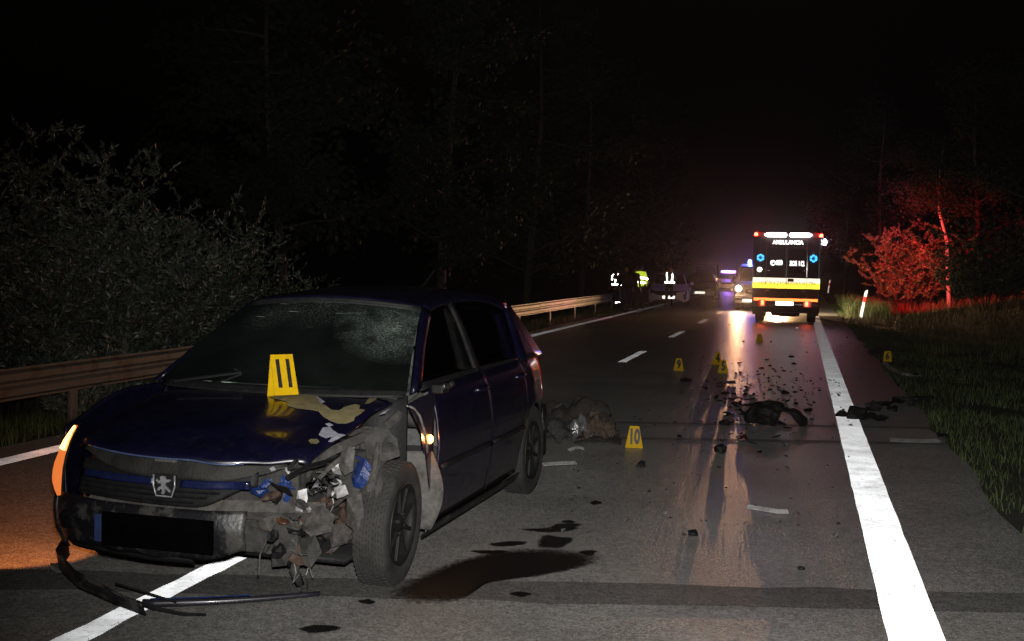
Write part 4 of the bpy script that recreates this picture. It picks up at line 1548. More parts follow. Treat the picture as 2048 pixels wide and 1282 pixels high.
for k, (a, b, s_) in enumerate([(1748, 822, .10), (1770, 812, .09), (1800, 806, .11), (1835, 800, .15), (1855, 795, .12), (1760, 842, .08), (1740, 838, .07), (1785, 822, .06), (1820, 812, .07)]):
    p = on_ground(a, b)
    o = crumple('torn_bumper_scrap', M_BLACK, (p.x, p.y, .03 + max(gz(p.x, p.y), -.1) * (p.x > 1.5)), s_, 60 + k, parent=None, flat=.35)
    tag(o, ['wide ragged black scrap', 'lumpy black scrap', 'long ragged black scrap', 'largest ragged black scrap', 'outermost black scrap', 'lowest ragged black scrap', 'black scrap nearest the wedge piece', 'smallest black scrap', 'small black scrap beside the largest'][k] + ' on the dark shoulder right of the edge line', 'debris', 'black scraps on the shoulder')

# fragments scattered round the impact
frag_src = []
for k in range(7):
    o = shard('plastic_fragment', M_BLACK, (0, 0, 0), .05, 900 + k, parent=None, th=.005)
    if k % 2:
        bpy.data.objects.remove(o)
        o = crumple('plastic_fragment', M_BLACK, (0, 0, 0), .045, 900 + k, parent=None, flat=.4)
    frag_src.append(o)
FLS = 'small black plastic fragment lying on the white edge line'
r2 = random.Random(21)
spots = []
for k in range(150):
    a = r2.gauss(1510, 62)
    b = r2.gauss(797, 36)
    spots.append((a, b, r2.uniform(.35, 1.15)))
for k in range(40):
    spots.append((r2.uniform(1340, 1640), r2.uniform(690, 1000), r2.uniform(.2, .55)))
for k in range(20):
    spots.append((r2.uniform(1440, 1500), r2.uniform(790, 855), r2.uniform(.7, 1.5)))
nfr = 0
for (a, b, s_) in spots:
    p = on_ground(a, b)
    if not (-2.6 < p.x < .36):
        continue
    src = frag_src[nfr % 7]
    o = src if nfr < 7 else src.copy()
    if nfr >= 7:
        COL.objects.link(o)
    o.location = (p.x, p.y, .006 * s_ + .004)
    o.rotation_euler = (r2.uniform(-.5, .5), r2.uniform(-.5, .5), r2.uniform(0, 6.28))
    s_ *= 1.1
    o.scale = (s_, s_, s_ * .28)
    if p.y < 12.4:
        where = 'on the near lane below the bitumen joints'
    elif p.y > 18.4:
        where = 'far up the lane beyond the bar by marker 5'
    elif p.x < -1.0:
        where = 'on the lane left of the wheel liner'
    elif p.x > -.15:
        where = 'between the wheel liner and the edge line'
    else:
        where = 'just behind the arched wheel liner'
    size = 'tiny' if s_ < .45 else ('small' if s_ < .85 else 'larger')
    kind_ = 'crumpled black' if (nfr % 7) % 2 else 'flat black'
    tag(o, '%s %s plastic fragment %s' % (size, kind_, where), 'debris', 'black fragments on the lane')
    nfr += 1
for k in range(17):
    t = r2.uniform(0, 1)
    y_ = r2.uniform(13.2, 18.5)
    o = frag_src[k % 7].copy()
    COL.objects.link(o)
    s_ = r2.uniform(.2, .75)
    o.location = (r2.uniform(.45, .66), y_, .018)
    o.rotation_euler = (r2.uniform(-.4, .4), r2.uniform(-.4, .4), r2.uniform(0, 6.28))
    o.scale = (s_, s_, s_ * .6)
    tag(o, FLS, 'debris', 'black fragments on the edge line')

# glass crumbs: too many to count
M_CRUMB = mat('glass_crumb', (.5, .52, .5), .12, .6, var=.2)
pts = []
for k in range(420):
    if k < 250:
        a, b = r2.gauss(1500, 75), r2.gauss(790, 32)
    else:
        a, b = r2.uniform(1100, 1720), r2.uniform(640, 1080)
    p = on_ground(a, b)
    if p.x < 1.3:
        pts.append(p)
V = []
for p in pts:
    s_ = r2.uniform(.004, .012) * (1.0 + .03 * p.y)
    t = r2.uniform(0, 3.14)
    d, e = Vector((math.cos(t), math.sin(t), r2.uniform(-.6, .6))) * s_, Vector((-math.sin(t), math.cos(t), r2.uniform(-.6, .6))) * s_ * .6
    q = p + Vector((0, 0, s_ + .006))
    V.append([q - d - e, q + d - e, q + d + e, q - d + e])
    V.append([q - d - e + Vector((0, 0, -s_)), q - d + e, q + d + e + Vector((0, 0, -s_)), q + d - e])
V = np.array([[list(c) for c in q] for q in V])
gl_ = struct(quads('glass_crumbs', V, M_CRUMB), 'stuff')
gl_['label'] = 'bright crumbs of broken glass strewn over the lane'

# ------------------------------------------------------------------ heap of wreckage behind the car
hc = gp(1163, 880)
heap = thing('wreckage_heap', 'crumpled heap of torn dark cloth and tan padding behind the car', 'debris', hc, R(10))
def heap_piece(name, mt, c, sx, sy, sz, seed):
    bm = bmesh.new()
    bmesh.ops.create_icosphere(bm, subdivisions=4, radius=1)
    for v in bm.verts:
        p = v.co.copy()
        k = 1 + .35 * mnoise.noise(p * 1.6 + Vector((seed, 0, 0))) + .22 * abs(mnoise.noise(p * 4 + Vector((0, seed, 0)))) + .10 * mnoise.noise(p * 10)
        v.co = Vector((p.x * sx * k + c[0], p.y * sy * k + c[1], max(.004, p.z * sz * k + c[2])))
    me = bpy.data.meshes.new(name)
    bm.to_mesh(me)
    bm.free()
    for q in me.polygons:
        q.use_smooth = (seed % 2 == 0)
    me.materials.append(mt)
    return link(bpy.data.objects.new(name, me), heap)
M_CLD = mat('dark_cloth', (.026, .021, .018), .9, var=.5, scale=14, bump=.5)
M_TAN = mat('tan_padding', (.075, .052, .037), .9, var=.45, scale=16, bump=.6, bscale=40)
M_FILM = mat('grey_film', (.12, .12, .13), .22, var=.4, scale=10, coat=.4)
def heap_sheet(name, mt, c, w, d, h_, seed, rz=0.0):
    def fn(u, v):
        x, y = (u - .5) * 2, (v - .5) * 2
        r_ = max(0, 1 - (abs(x) ** 2.2 + abs(y) ** 2.2) * .5)
        n1 = mnoise.noise(Vector((x * 1.8 + seed, y * 1.8, 0)))
        n2 = abs(mnoise.noise(Vector((x * 4.5, y * 4.5 + seed, 3))))
        n3 = mnoise.noise(Vector((x * 11, y * 11, seed)))
        z = h_ * (r_ * (.95 + .5 * n1) - .16 * n2 + .045 * n3)
        k = 1 + .25 * n1 + .12 * n3
        cx_, cy_ = x * w * k, y * d * k
        return (c[0] + cx_ * math.cos(rz) - cy_ * math.sin(rz), c[1] + cx_ * math.sin(rz) + cy_ * math.cos(rz), max(.004, c[2] + z))
    return grid(name, fn, 30, 30, mt, heap, solid=.006)
heap_sheet('dark_cloth', M_CLD, (-.06, .14, .10), .30, .22, .40, 2)
heap_sheet('dusty_plastic', M_DIRTY, (-.14, -.02, .0), .24, .20, .30, 5, .6)
heap_sheet('tan_padding', M_TAN, (.12, .00, .02), .16, .17, .34, 7, .4)
heap_sheet('tan_padding', M_TAN, (.20, -.02, .0), .13, .14, .20, 19, 1.0)
heap_sheet('grey_film', M_FILM, (-.01, -.12, .02), .10, .10, .26, 11, .3)
heap_sheet('dark_cloth', M_CLD, (.16, -.14, .0), .20, .12, .08, 13)
MB().tube([(-.31, .02, .30), (-.24, .0, .40), (-.20, .05, .43)], .014, 5).build('bent_rod', M_GREYD, heap)
MB().tube([(-.16, -.12, .10), (-.05, -.18, .03), (.06, -.17, .05)], .012, 5).build('bent_rod', M_GREYD, heap)
MB().tube([(.28, .02, .06), (.24, .0, .2), (.2, .02, .3)], .008, 5).build('bent_rod', M_RUST, heap)

heap.scale = (1.0, 1.0, .78)

# ------------------------------------------------------------------ delineator posts
M_PW = retro('post_white', (.75, .74, .74), .04, .12, rough=.5, var=.1)
M_PR = retro('post_red', (.6, .03, .02), .05, .12, rough=.4, var=.1)
def delineator(px, py, y, label, lean, h_=1.0):
    p = on_y(px, py, y)
    t = thing('delineator_post', label, 'road post', (p.x, p.y, gz(p.x, p.y) - .02), 0, 'roadside delineator posts')
    tr_ = [(-.055, -.05), (.055, -.05), (.03, .05), (-.03, .05)]
    MB().prism(tr_, 0, .60 * h_, 'z').build('lower_post', M_PW, t, bevel=.008)
    MB().prism([(a * 1.002, b * 1.002) for a, b in tr_], .602 * h_, .80 * h_, 'z').build('red_band', M_PR, t, bevel=.008)
    cap = MB().prism(tr_, .802 * h_, 1.03 * h_, 'z')
    cap.v = [(a, b, c + (.05 * (a / .055) if c > .9 * h_ else 0)) for a, b, c in cap.v]
    cap.build('cap', M_PW, t, bevel=.008)
    t.rotation_euler = (0, lean, R(6))
    return t
delineator(1721, 629, 47.0, 'leaning white delineator post with red band beside the lit grass tuft', R(10), 1.05)
delineator(1656, 582, 100.0, 'far thin delineator post with red reflector behind the ambulance', R(6), 1.05)

# ------------------------------------------------------------------ ambulance, seen from behind
AX, AY = -.465, 38.7
amb = thing('ambulance', 'box ambulance seen from behind with lit tail lamps and white work lights', 'ambulance', (AX, AY, 0))
M_ARED = mat('ambulance_red', (.035, .007, .006), .45, coat=.4, var=.2)
M_ADARK = mat('ambulance_dark', (.028, .022, .02), .75, spec=.2, var=.2)
M_RWHITE = retro('reflective_white', (.80, .80, .78), .05, .1, rough=.4, var=.06)
M_RCREAM = retro('reflective_cream', (.72, .66, .50), .02, .1, rough=.4, var=.06)
M_RYEL = retro('reflective_yellow', (.72, .52, .03), .03, .1, rough=.4, var=.06)
M_RORG = retro('reflective_orange', (.85, .16, .03), .04, .1, rough=.4, var=.06)
M_RBLUE = retro('reflective_blue', (.02, .24, .85), .05, .1, rough=.4, var=.06)
HWA = 1.06
# box body: rounded prism, rear face at y = 0, running forward
prof = [(-HWA, .52), (HWA, .52), (HWA, 2.72), (HWA - .10, 2.90), (-HWA + .10, 2.90), (-HWA, 2.72)]
body = MB().prism(prof, 0.0, 4.0, 'y').build('box_body', M_ARED, amb, bevel=.04)
# cab in front
cabp = [(4.02, .45), (5.9, .45), (6.0, .95), (5.55, 1.30), (5.0, 2.15), (4.02, 2.30)]
cab = mesh('cab', [(x_, a, b) for x_ in (-1.0, 1.0) for a, b in cabp], [tuple(range(6)), tuple(range(11, 5, -1))] + [(i, i + 6, (i + 1) % 6 + 6, (i + 1) % 6) for i in range(6)], M_ARED, amb, bevel=.08)
mesh('cab_windscreen', [(-.88, 5.56, 1.34), (.88, 5.56, 1.34), (.82, 5.06, 2.10), (-.82, 5.06, 2.10)], [(0, 1, 2, 3)], M_DGLASS, cab, solid=.01)
def Z(py):
    return 1.65 + (542.4 - py) / 62.5
def X(px):
    return (px - 1570.5) / 62.5 + .0
# rear doors: four leaves with recessed joints
for i, (a, b) in enumerate([(-1.0, -.64), (-.635, -.005), (.005, .635), (.64, 1.0)]):
    d = MB().box(((a + b) / 2, -.014, 1.68), (b - a - .012, .03, 2.14)).build('rear_door' if i in (1, 2) else 'rear_panel', M_ADARK, amb, bevel=.008)
    if i in (1, 2):
        MB().box(((a + b) / 2, -.031, 1.99), (b - a - .10, .012, .78)).build('window', mat('window_film', (.012, .011, .011), .6, spec=.2), d, bevel=.01)
        hx_ = -.56 if i == 1 else .56
        for zz3 in (Z(541.5), Z(582)):
            h1 = MB()
            h1.tube([(hx_ - .07, -.03, zz3), (hx_ - .05, -.06, zz3), (hx_ + .05, -.06, zz3), (hx_ + .07, -.03, zz3)], .014, 6)
            h1.build('door_handle', M_CHROME, d, smooth=True)
# reflective band: upper cream, lower yellow
for i, (a, b) in enumerate([(-1.05, -.643), (-.632, -.008), (.008, .632), (.643, 1.05)]):
    MB().box(((a + b) / 2, -.034, (Z(556) + Z(566)) / 2), (b - a, .008, Z(556) - Z(566) - .001)).build('cream_band', M_RCREAM, amb)
    MB().box(((a + b) / 2, -.0345, (Z(566) + Z(577)) / 2), (b - a, .008, Z(566) - Z(577) - .001)).build('yellow_band', M_RYEL, amb)
MB().box((.14, -.046, Z(560)), (.19, .02, .10)).build('camera_housing', M_BLACK, amb, bevel=.03)
TR = (R(90), 0, 0)
text('band_lettering', 'HASI\u010cSK\u00c1 Z\u00c1CHRANN\u00c1 SLU\u017dBA', .165, mat('band_ink', (.12, .10, .06), .6), amb, (0.02, -.042, Z(567)), TR, .001, .74)
text('ambulance_lettering', 'AMBULANCIA', .175, M_RWHITE, amb, (0.02, -.045, Z(485)), TR, .002, .86, bold=.006)
text('number_lettering', '150', .22, M_RWHITE, amb, (-.235, -.05, Z(526)), TR, .002, .62, bold=.006)
text('sos_lettering', 'SOS 112', .22, M_RWHITE, amb, (.325, -.05, Z(527)), TR, .002, .58, bold=.006)
ph = MB()
ph.tube([(.075 * math.cos(t), 0, .075 * math.sin(t)) for t in np.linspace(0, 2 * PI, 21)], .010, 5, caps=False)
ph.tube([(-.03, 0, -.04), (-.035, 0, 0), (.0, 0, .03), (.035, 0, .045)], .013, 5)
ph.build('telephone_sign', M_RWHITE, amb, loc=(-.43, -.05, Z(526)))
for sx_ in (-.825, .83):
    star = MB()
    for k in range(3):
        star.box((0, 0, 0), (.075, .006, .235), Matrix.Rotation(k * PI / 3, 3, 'Y'))
    st_ = star.build('star_emblem', M_RBLUE, amb, loc=(sx_, -.036, Z(516)))
    MB().tube([(0, -.005, -.07), (.006, -.005, -.02), (-.006, -.005, .03), (.004, -.005, .075)], .007, 5).build('staff', M_ADARK, st_)
MB().lathe([(0, -.012), (.07, -.010), (.08, 0)], 20, 'y', (-.84, -.036, Z(540))).build('round_reflector', M_RWHITE, amb, smooth=True)
# light strip, tail lamps, plate, bumper
MB().box((-.0, -.036, (Z(597) + Z(602)) / 2), (2.0, .014, .085)).build('orange_reflective_strip', M_RORG, amb)
M_TAIL = lamp_mat('lit_tail_lamp', (1.0, .07, .02), 7.0)
for sx_ in (-.74, .68):
    tlp = MB().box((sx_ - .0, -.03, Z(607)), (.26, .03, .22)).build('tail_lamp', M_REDL, amb, bevel=.015)
    MB().box((sx_ + (.02 if sx_ < 0 else -.02), -.048, Z(606.5)), (.10, .012, .17)).build('lit_cell', M_TAIL, tlp, bevel=.01)
    tpl = bpy.data.lights.new('tail_light', 'POINT')
    tpl.energy = 3
    tpl.color = (1, .10, .03)
    tpl.shadow_soft_size = .05
    link(bpy.data.objects.new('tail_light', tpl), tlp).location = (sx_, -.12, Z(606.5))
plt = MB().box((-.03, -.036, Z(607)), (.56, .01, .125)).build('number_plate', M_RWHITE, amb, bevel=.02)
text('plate_lettering', 'POP 257E', .12, M_INK, plt, (-.03, -.043, Z(607)), TR, .001, .85)
bmp = MB().box((0, -.10, .42), (2.1, .22, .20)).build('rear_bumper', M_BLACK, amb, bevel=.03)
MB().box((0, -.16, .335), (1.3, .12, .03)).build('step', M_GREYD, bmp, bevel=.01)
MB().box((0, .3, .32), (.9, .5, .22)).build('underbody', M_BLACK, amb, bevel=.04)
MB().tube([(-.3, .02, .26), (-.1, -.02, .24), (.1, .02, .25), (.35, -.02, .25)], .05, 6).build('tow_gear', M_BLACK, amb)
for (wx, wy) in ((-.82, .75), (.82, .75), (-.88, 4.9), (.88, 4.9)):
    wm = MB()
    wm.lathe([(.20, -.13), (.33, -.14), (.36, -.11), (.365, 0), (.36, .11), (.33, .14), (.20, .13)], 32, 'y', (0, 0, 0))
    wv = [(b, a, c) for a, b, c in wm.v]
    whl = mesh('wheel', wv, wm.f, M_RUBBER, amb, smooth=True, loc=(wx, wy, .365))
    MB().lathe([(.20, -.10), (.19, 0), (0, .02)], 20, 'x').build('rim', M_RIM, whl, smooth=True)
for sx_ in (-.86, .86):
    MB().box((sx_, .18, .40), (.36, .012, .32)).build('mud_flap', M_BLACK, amb)
# roof lamps
M_WBAR = lamp_mat('lit_work_light', (.93, .98, 1.0), 14.0)
for a, b in ((X(1525), X(1569.5)), (X(1574.5), X(1619))):
    wl = MB().prism([(a, -.06), (a + .10, -.125), (b - .03, -.125), (b, -.06), (b - .03, .005), (a + .10, .005)] if a < 0 else [(a, -.06), (a + .03, -.125), (b - .10, -.125), (b, -.06), (b - .10, .005), (a + .03, .005)], -.11, -.05, 'y')
    wl.build('work_light', M_WBAR, amb, loc=(0, 0, Z(470) + .06))
M_RBEAC = lamp_mat('lit_red_beacon', (1.0, .02, .01), 60.0)
for sx_, zz4 in ((X(1509), Z(469)), (X(1635.5), Z(470.5))):
    be = MB().lathe([(0, .05), (.035, .045), (.05, .02), (.055, -.03), (.06, -.05)], 16, 'z', (sx_, -.07, zz4)).build('red_beacon', M_RBEAC, amb, smooth=True)
    MB().box((sx_, -.05, zz4 - .06), (.13, .12, .025)).build('beacon_base', M_BLACK, be, bevel=.008)
    rbl = bpy.data.lights.new('beacon_light', 'POINT')
    rbl.energy = 14
    rbl.color = (1, .015, .02)
    rbl.shadow_soft_size = .06
    link(bpy.data.objects.new('beacon_light', rbl), be).location = (sx_ + (.05 if sx_ > 0 else -.05), -.10, zz4 + .16)
sl = MB().lathe([(0, .10), (.03, .09), (.055, .04), (.06, -.02), (.045, -.08), (0, -.10)], 14, 'z', (HWA + .10, .10, Z(483))).build('side_light', lamp_mat('lit_side_light', (.80, .78, 1.0), 40.0), amb, smooth=True)
MB().box((HWA + .03, .10, Z(483)), (.10, .06, .05)).build('side_light_arm', M_BLACK, sl)
sp_ = bpy.data.lights.new('side_light_lamp', 'POINT')
sp_.energy = 4
sp_.color = (.55, .35, 1.0)
sp_.shadow_soft_size = .06
link(bpy.data.objects.new('side_light_lamp', sp_), sl).location = (HWA + .24, .10, Z(483))
fb = MB().box((0, 4.35, 2.42), (1.5, .3, .14)).build('added_light_bar', lamp_mat('added_bar_glow', (1.0, .05, .08), 20.0), cab, bevel=.03)  # unseen glowing bar, added to carry the tinted spots below
# added unseen spots, each aimed to tint trees or the guardrail
for loc_, aim_, col_, en_, cone_ in (((1.25, 4.4, 2.62), (5.6, 57.5, 2.4), (1, .002, .014), 24000, 36),
                                     ((1.25, 4.4, 2.66), (4.6, 66.0, 6.6), (.45, .04, 1.0), 2000, 24),
                                     ((-1.25, 4.2, 2.62), (-7.3, 36.5, .45), (1, .16, .32), 1600, 26),
                                     ((-1.25, 4.4, 2.66), (-9.0, 66.0, 6.0), (1, .02, .05), 250, 50)):
    fbl = bpy.data.lights.new('added_tint_beam', 'SPOT')
    fbl.energy = en_
    fbl.color = col_
    fbl.spot_size = R(cone_)
    fbl.spot_blend = 1.0
    fbl.shadow_soft_size = .1
    fo = link(bpy.data.objects.new('added_tint_beam', fbl), fb)
    fo.location = loc_
    fo.rotation_euler = (Vector(aim_) - Vector((AX + loc_[0], AY + loc_[1], loc_[2]))).to_track_quat('-Z', 'Y').to_euler()
# its headlamps, hidden from here, light the verge ahead
for sx_ in (-.72, .72):
    hh_ = MB().box((sx_, 5.98, .78), (.34, .06, .2)).build('headlamp', lamp_mat('lit_ambulance_headlamp', (1, .9, .7), 30.0), amb, bevel=.02)
    hbl = bpy.data.lights.new('ambulance_beam', 'SPOT')
    hbl.energy = 1100
    hbl.color = (1.0, .80, .50)
    hbl.spot_size = R(70)
    hbl.spot_blend = .9
    hbl.shadow_soft_size = .08
    ho = link(bpy.data.objects.new('ambulance_beam', hbl), hh_)
    ho.location = (sx_, 6.1, .80)
    ho.rotation_euler = Vector((.42, 1, -.04)).to_track_quat('-Z', 'Y').to_euler()
mir = MB().box((1.22, 4.7, 1.7), (.10, .12, .42)).build('door_mirror', M_BLACK, amb, bevel=.03)


# ------------------------------------------------------------------ other vehicles (own axes: front towards -y)
def extr(prof, w, w_top=None, zt=None):
    """side profile (y, z) carried across the width, drawn in above zt"""
    v, f = [], []
    n = len(prof)
    for s_ in (-1, -.92, 0, .92, 1):
        for (a, b) in prof:
            ww = w
            if w_top is not None and b > zt:
                ww = lerp(w, w_top, min((b - zt) / (max(p[1] for p in prof) - zt), 1))
            k = .97 if abs(s_) == 1 else 1.0
            v.append((s_ * ww, a + (0 if abs(s_) < 1 else .03), b * k + (0 if abs(s_) < 1 else .01)))
    for i in range(4):
        for k in range(n):
            k2 = (k + 1) % n
            f.append((i * n + k, (i + 1) * n + k, (i + 1) * n + k2, i * n + k2))
    f.append(tuple(range(n)))
    f.append(tuple(range(5 * n - 1, 4 * n - 1, -1)))
    return v, f


def road_wheel(parent, x, y, r_=.32):
    wm = MB()
    wm.lathe([(r_ * .6, -.09), (r_ * .93, -.10), (r_, -.07), (r_, .07), (r_ * .93, .10), (r_ * .6, .09)], 28, 'y')
    o = mesh('wheel', [(b, a, c) for a, b, c in wm.v], wm.f, M_RUBBER, parent, smooth=True, loc=(x, y, r_))
    MB().lathe([(r_ * .62, -.07), (r_ * .55, .0), (r_ * .2, .03), (0, .04)], 20, 'x').build('rim', M_GREYD, o, smooth=True)
    return o


def make_car(t, paint, w=.87, lamps=None, plate='', damage=False):
    prof = [(.10, .28), (.0, .45), (.02, .62), (.16, .74), (.95, .92), (1.05, .95), (3.75, .98), (4.1, .95), (4.2, .70), (4.18, .30)]
    v, f = extr(prof, w, w * .93, .75)
    b_ = mesh('body', v, f, paint, t, bevel=.04)
    cp = [(1.0, .93), (1.75, 1.40), (2.3, 1.46), (3.1, 1.43), (3.9, .97)]
    v, f = extr(cp, w * .90, w * .68, .97)
    mesh('cabin', v, f, paint, t, bevel=.04)
    mesh('windscreen', [(-.70, .985, .99), (.70, .985, .99), (.56, 1.66, 1.385), (-.56, 1.66, 1.385)], [(0, 1, 2, 3)], M_DGLASS, t, solid=.015)
    for s_ in (-1, 1):
        mesh('side_window', [(s_ * (w * .86), 1.30, 1.0), (s_ * w * .71, 1.82, 1.36), (s_ * w * .71, 3.0, 1.38), (s_ * w * .86, 3.5, 1.0)], [(0, 1, 2, 3)], M_DGLASS, t, solid=.03)
        hl_ = MB().prism([(s_ * .46, .60), (s_ * .80, .66), (s_ * .78, .78), (s_ * .50, .70)], .0, .10, 'y').build('headlamp', lamps or M_DGLASS, t)
        hl_.location = (0, .0 if lamps else .03, -.02)
        MB().box((s_ * (w + .10), 1.25, 1.02), (.17, .10, .13)).build('door_mirror', paint, t, bevel=.03)
    bf = MB().prism([(-.80, .30), (.80, .30), (.84, .52), (-.84, .52)], -.05, .12, 'y').build('front_bumper', paint, t, bevel=.04)
    MB().box((0, -.01, .60), (.86, .06, .10)).build('grille', M_BLACK, t, bevel=.01)
    if plate:
        pl = MB().box((0, -.062, .42), (.52, .012, .112)).build('number_plate', retro('plate_retro', (.75, .72, .6), .05, .1, rough=.5), t)
        text('plate_lettering', plate, .11, M_INK, pl, (0, -.070, .42), TR, .001, .9)
    for s_ in (-1, 1):
        for yy in (.80, 3.4):
            road_wheel(t, s_ * (w - .10), yy)
    return b_


# white car, nose smashed, on the left shoulder
wct = thing('white_car', 'white crashed car facing the camera with its front bumper hanging, behind the vest wearer', 'car', (-5.55, 51, 0), R(4))
M_WC = mat('dirty_white_paint', (.62, .56, .53), .45, coat=.3, var=.25, scale=5)
make_car(wct, M_WC, .86, plate='072 J')
# bumper pulled apart: dark gap, hanging corner skin with a tapering lamp hole
MB().box((0, -.055, .60), (1.56, .03, .20)).build('dark_gap', M_BLACK, wct, bevel=.01)
corner = mesh('hanging_bumper_corner', [(.32, -.10, .62), (.62, -.12, .66), (.80, -.02, .72), (.88, .12, .60), (.86, .05, .34), (.70, -.08, .22), (.50, -.13, .28), (.36, -.12, .42)], [tuple(range(8))], M_WC, wct, solid=.03)
mesh('lamp_hole', [(.62, -.125, .56), (.72, -.10, .58), (.78, -.05, .36), (.68, -.115, .30)], [(0, 1, 2, 3)], M_BLACK, corner, solid=.03)
mesh('hanging_bumper_side', [(-.86, .05, .55), (-.70, -.10, .60), (-.40, -.12, .48), (-.42, -.12, .34), (-.78, -.08, .18), (-.84, .0, .30)], [tuple(range(6))], M_WC, wct, solid=.03)
MB().tube([(.88, .15, .62), (.93, .18, .80), (.90, .35, .90)], .02, 6).build('bent_strip', M_WHITE, wct, smooth=True)

# dark car tinted by the blue lights, further back
dct = thing('dark_car', 'dark parked car lit violet by the blue lights, behind the white car', 'car', (-5.2, 63, 0), R(2))
make_car(dct, mat('dark_car_paint', (.09, .08, .10), .3, coat=.6), .86, plate='SB 42')
dl_ = bpy.data.lights.new('bar_light', 'POINT')

# far police car with a lit bar, and a truck with an amber beacon
fct = thing('far_police_car', 'farthest car on the road with a lit violet light bar', 'car', (-5.6, 92, 0), 0)
make_car(fct, M_WC, .86)
lb = MB().box((0, 2.3, 1.53), (1.1, .28, .12)).build('light_bar', lamp_mat('lit_violet_bar', (.45, .25, 1.0), 9.0), fct, bevel=.02)
dl_.energy = 90
dl_.color = (.25, .10, 1.0)
dl_.shadow_soft_size = .1
link(bpy.data.objects.new('bar_light', dl_), lb).location = (0, 2.0, 1.75)

# van coming the other way, headlamps on, half hidden by the ambulance
vt = thing('patrol_van', 'white van with blazing headlamp and blue beacon half hidden behind the ambulance', 'van', (-1.72, 49.6, 0))
M_VAN = mat('van_paint', (.50, .48, .44), .4, coat=.4, var=.15)
vp = [(.05, .30), (0, .50), (.03, .80), (.12, 1.08), (.62, 1.20), (1.15, 1.82), (1.5, 1.92), (4.7, 1.94), (4.9, 1.85), (4.95, .35)]
v, f = extr(vp, .95, .82, 1.15)
mesh('body', v, f, M_VAN, vt, bevel=.05)
mesh('windscreen', [(-.80, .60, 1.225), (.80, .60, 1.225), (.72, 1.12, 1.80), (-.72, 1.12, 1.80)], [(0, 1, 2, 3)], M_DGLASS, vt, solid=.02)
vb = MB().prism([(-.92, .30), (.92, .30), (.95, .42), (.95, .62), (-.95, .62), (-.95, .42)], -.06, .12, 'y').build('front_bumper', M_VAN, vt, bevel=.04)
MB().box((0, -.065, .455), (1.80, .012, .09)).build('air_intake', M_BLACK, vb, bevel=.01)
MB().box((0, -.018, .78), (1.0, .05, .17)).build('grille', M_BLACK, vt, bevel=.02)
MB().box((-.35, -.078, .40), (.52, .012, .112)).build('number_plate', retro('plate_retro', (.75, .72, .6), .05), vt)
M_HEAD = lamp_mat('lit_headlamp', (1.0, .80, .52), 160.0)
for s_ in (-1, 1):
    hs = MB().box((s_ * .77, .0, .89), (.30, .08, .26)).build('headlamp', M_DGLASS, vt, bevel=.03)
    MB().lathe([(0, -.03), (.08, -.02), (.115, 0)], 20, 'y', (s_ * .79, -.045, .89)).build('lit_reflector', M_HEAD, hs, smooth=True)
    hb_ = bpy.data.lights.new('headlamp_beam', 'SPOT')
    hb_.energy = 540
    hb_.color = (1.0, .46, .19)
    hb_.spot_size = R(52)
    hb_.spot_blend = 1.0
    hb_.shadow_soft_size = .07
    ho = link(bpy.data.objects.new('headlamp_beam', hb_), hs)
    ho.location = (s_ * .79, -.10, .89)
    ho.rotation_euler = (R(88.2), 0, R(180))
    sb_ = bpy.data.lights.new('headlamp_spill', 'SPOT')
    sb_.energy = 60 if s_ < 0 else 3200
    sb_.color = (1.0, .55, .25)
    sb_.spot_size = R(140)
    sb_.spot_blend = .6
    sb_.shadow_soft_size = .07
    so = link(bpy.data.objects.new('headlamp_spill', sb_), hs)
    so.location = (s_ * .79, -.10, .89)
    so.rotation_euler = (R(86), 0, R(180 + 18))
    MB().box((s_ * 1.08, .85, 1.28), (.14, .12, .26)).build('door_mirror', M_BLACK, vt, bevel=.03)
    for yy in (.75, 3.9):
        road_wheel(vt, s_ * .84, yy, .33)
vbe = MB().lathe([(0, .16), (.05, .15), (.075, .10), (.08, 0)], 16, 'z', (-.42, 1.45, 1.95)).build('blue_beacon', lamp_mat('lit_blue_beacon', (.05, .10, 1.0), 60.0), vt, smooth=True)
vbl = bpy.data.lights.new('blue_beacon_light', 'POINT')
vbl.energy = 45
vbl.color = (.10, .12, 1.0)
vbl.shadow_soft_size = .08
link(bpy.data.objects.new('blue_beacon_light', vbl), vbe).location = (-.42, 1.50, 2.25)

tw = thing('amber_truck', 'far recovery truck with a small amber beacon, left of the far police car', 'truck', (-7.6, 97, 0))
v, f = extr([(.0, .5), (.0, 1.2), (.35, 2.0), (1.6, 2.1), (1.7, 1.1), (5.5, 1.05), (5.5, .5)], 1.0, .9, 1.3)
mesh('body', v, f, mat('truck_paint', (.008, .007, .007), .6), tw, bevel=.05)
mesh('windscreen', [(-.85, .03, 1.28), (.85, .03, 1.28), (.78, .32, 1.92), (-.78, .32, 1.92)], [(0, 1, 2, 3)], M_DGLASS, tw, solid=.03)
for s_ in (-1, 1):
    for yy in (.9, 4.2):
        road_wheel(tw, s_ * .88, yy, .40)
MB().lathe([(0, .12), (.08, .10), (.11, 0)], 12, 'z', (1.0, -.05, .82)).build('amber_lamp', lamp_mat('lit_amber', (1.0, .35, .10), 30.0), tw, smooth=True)

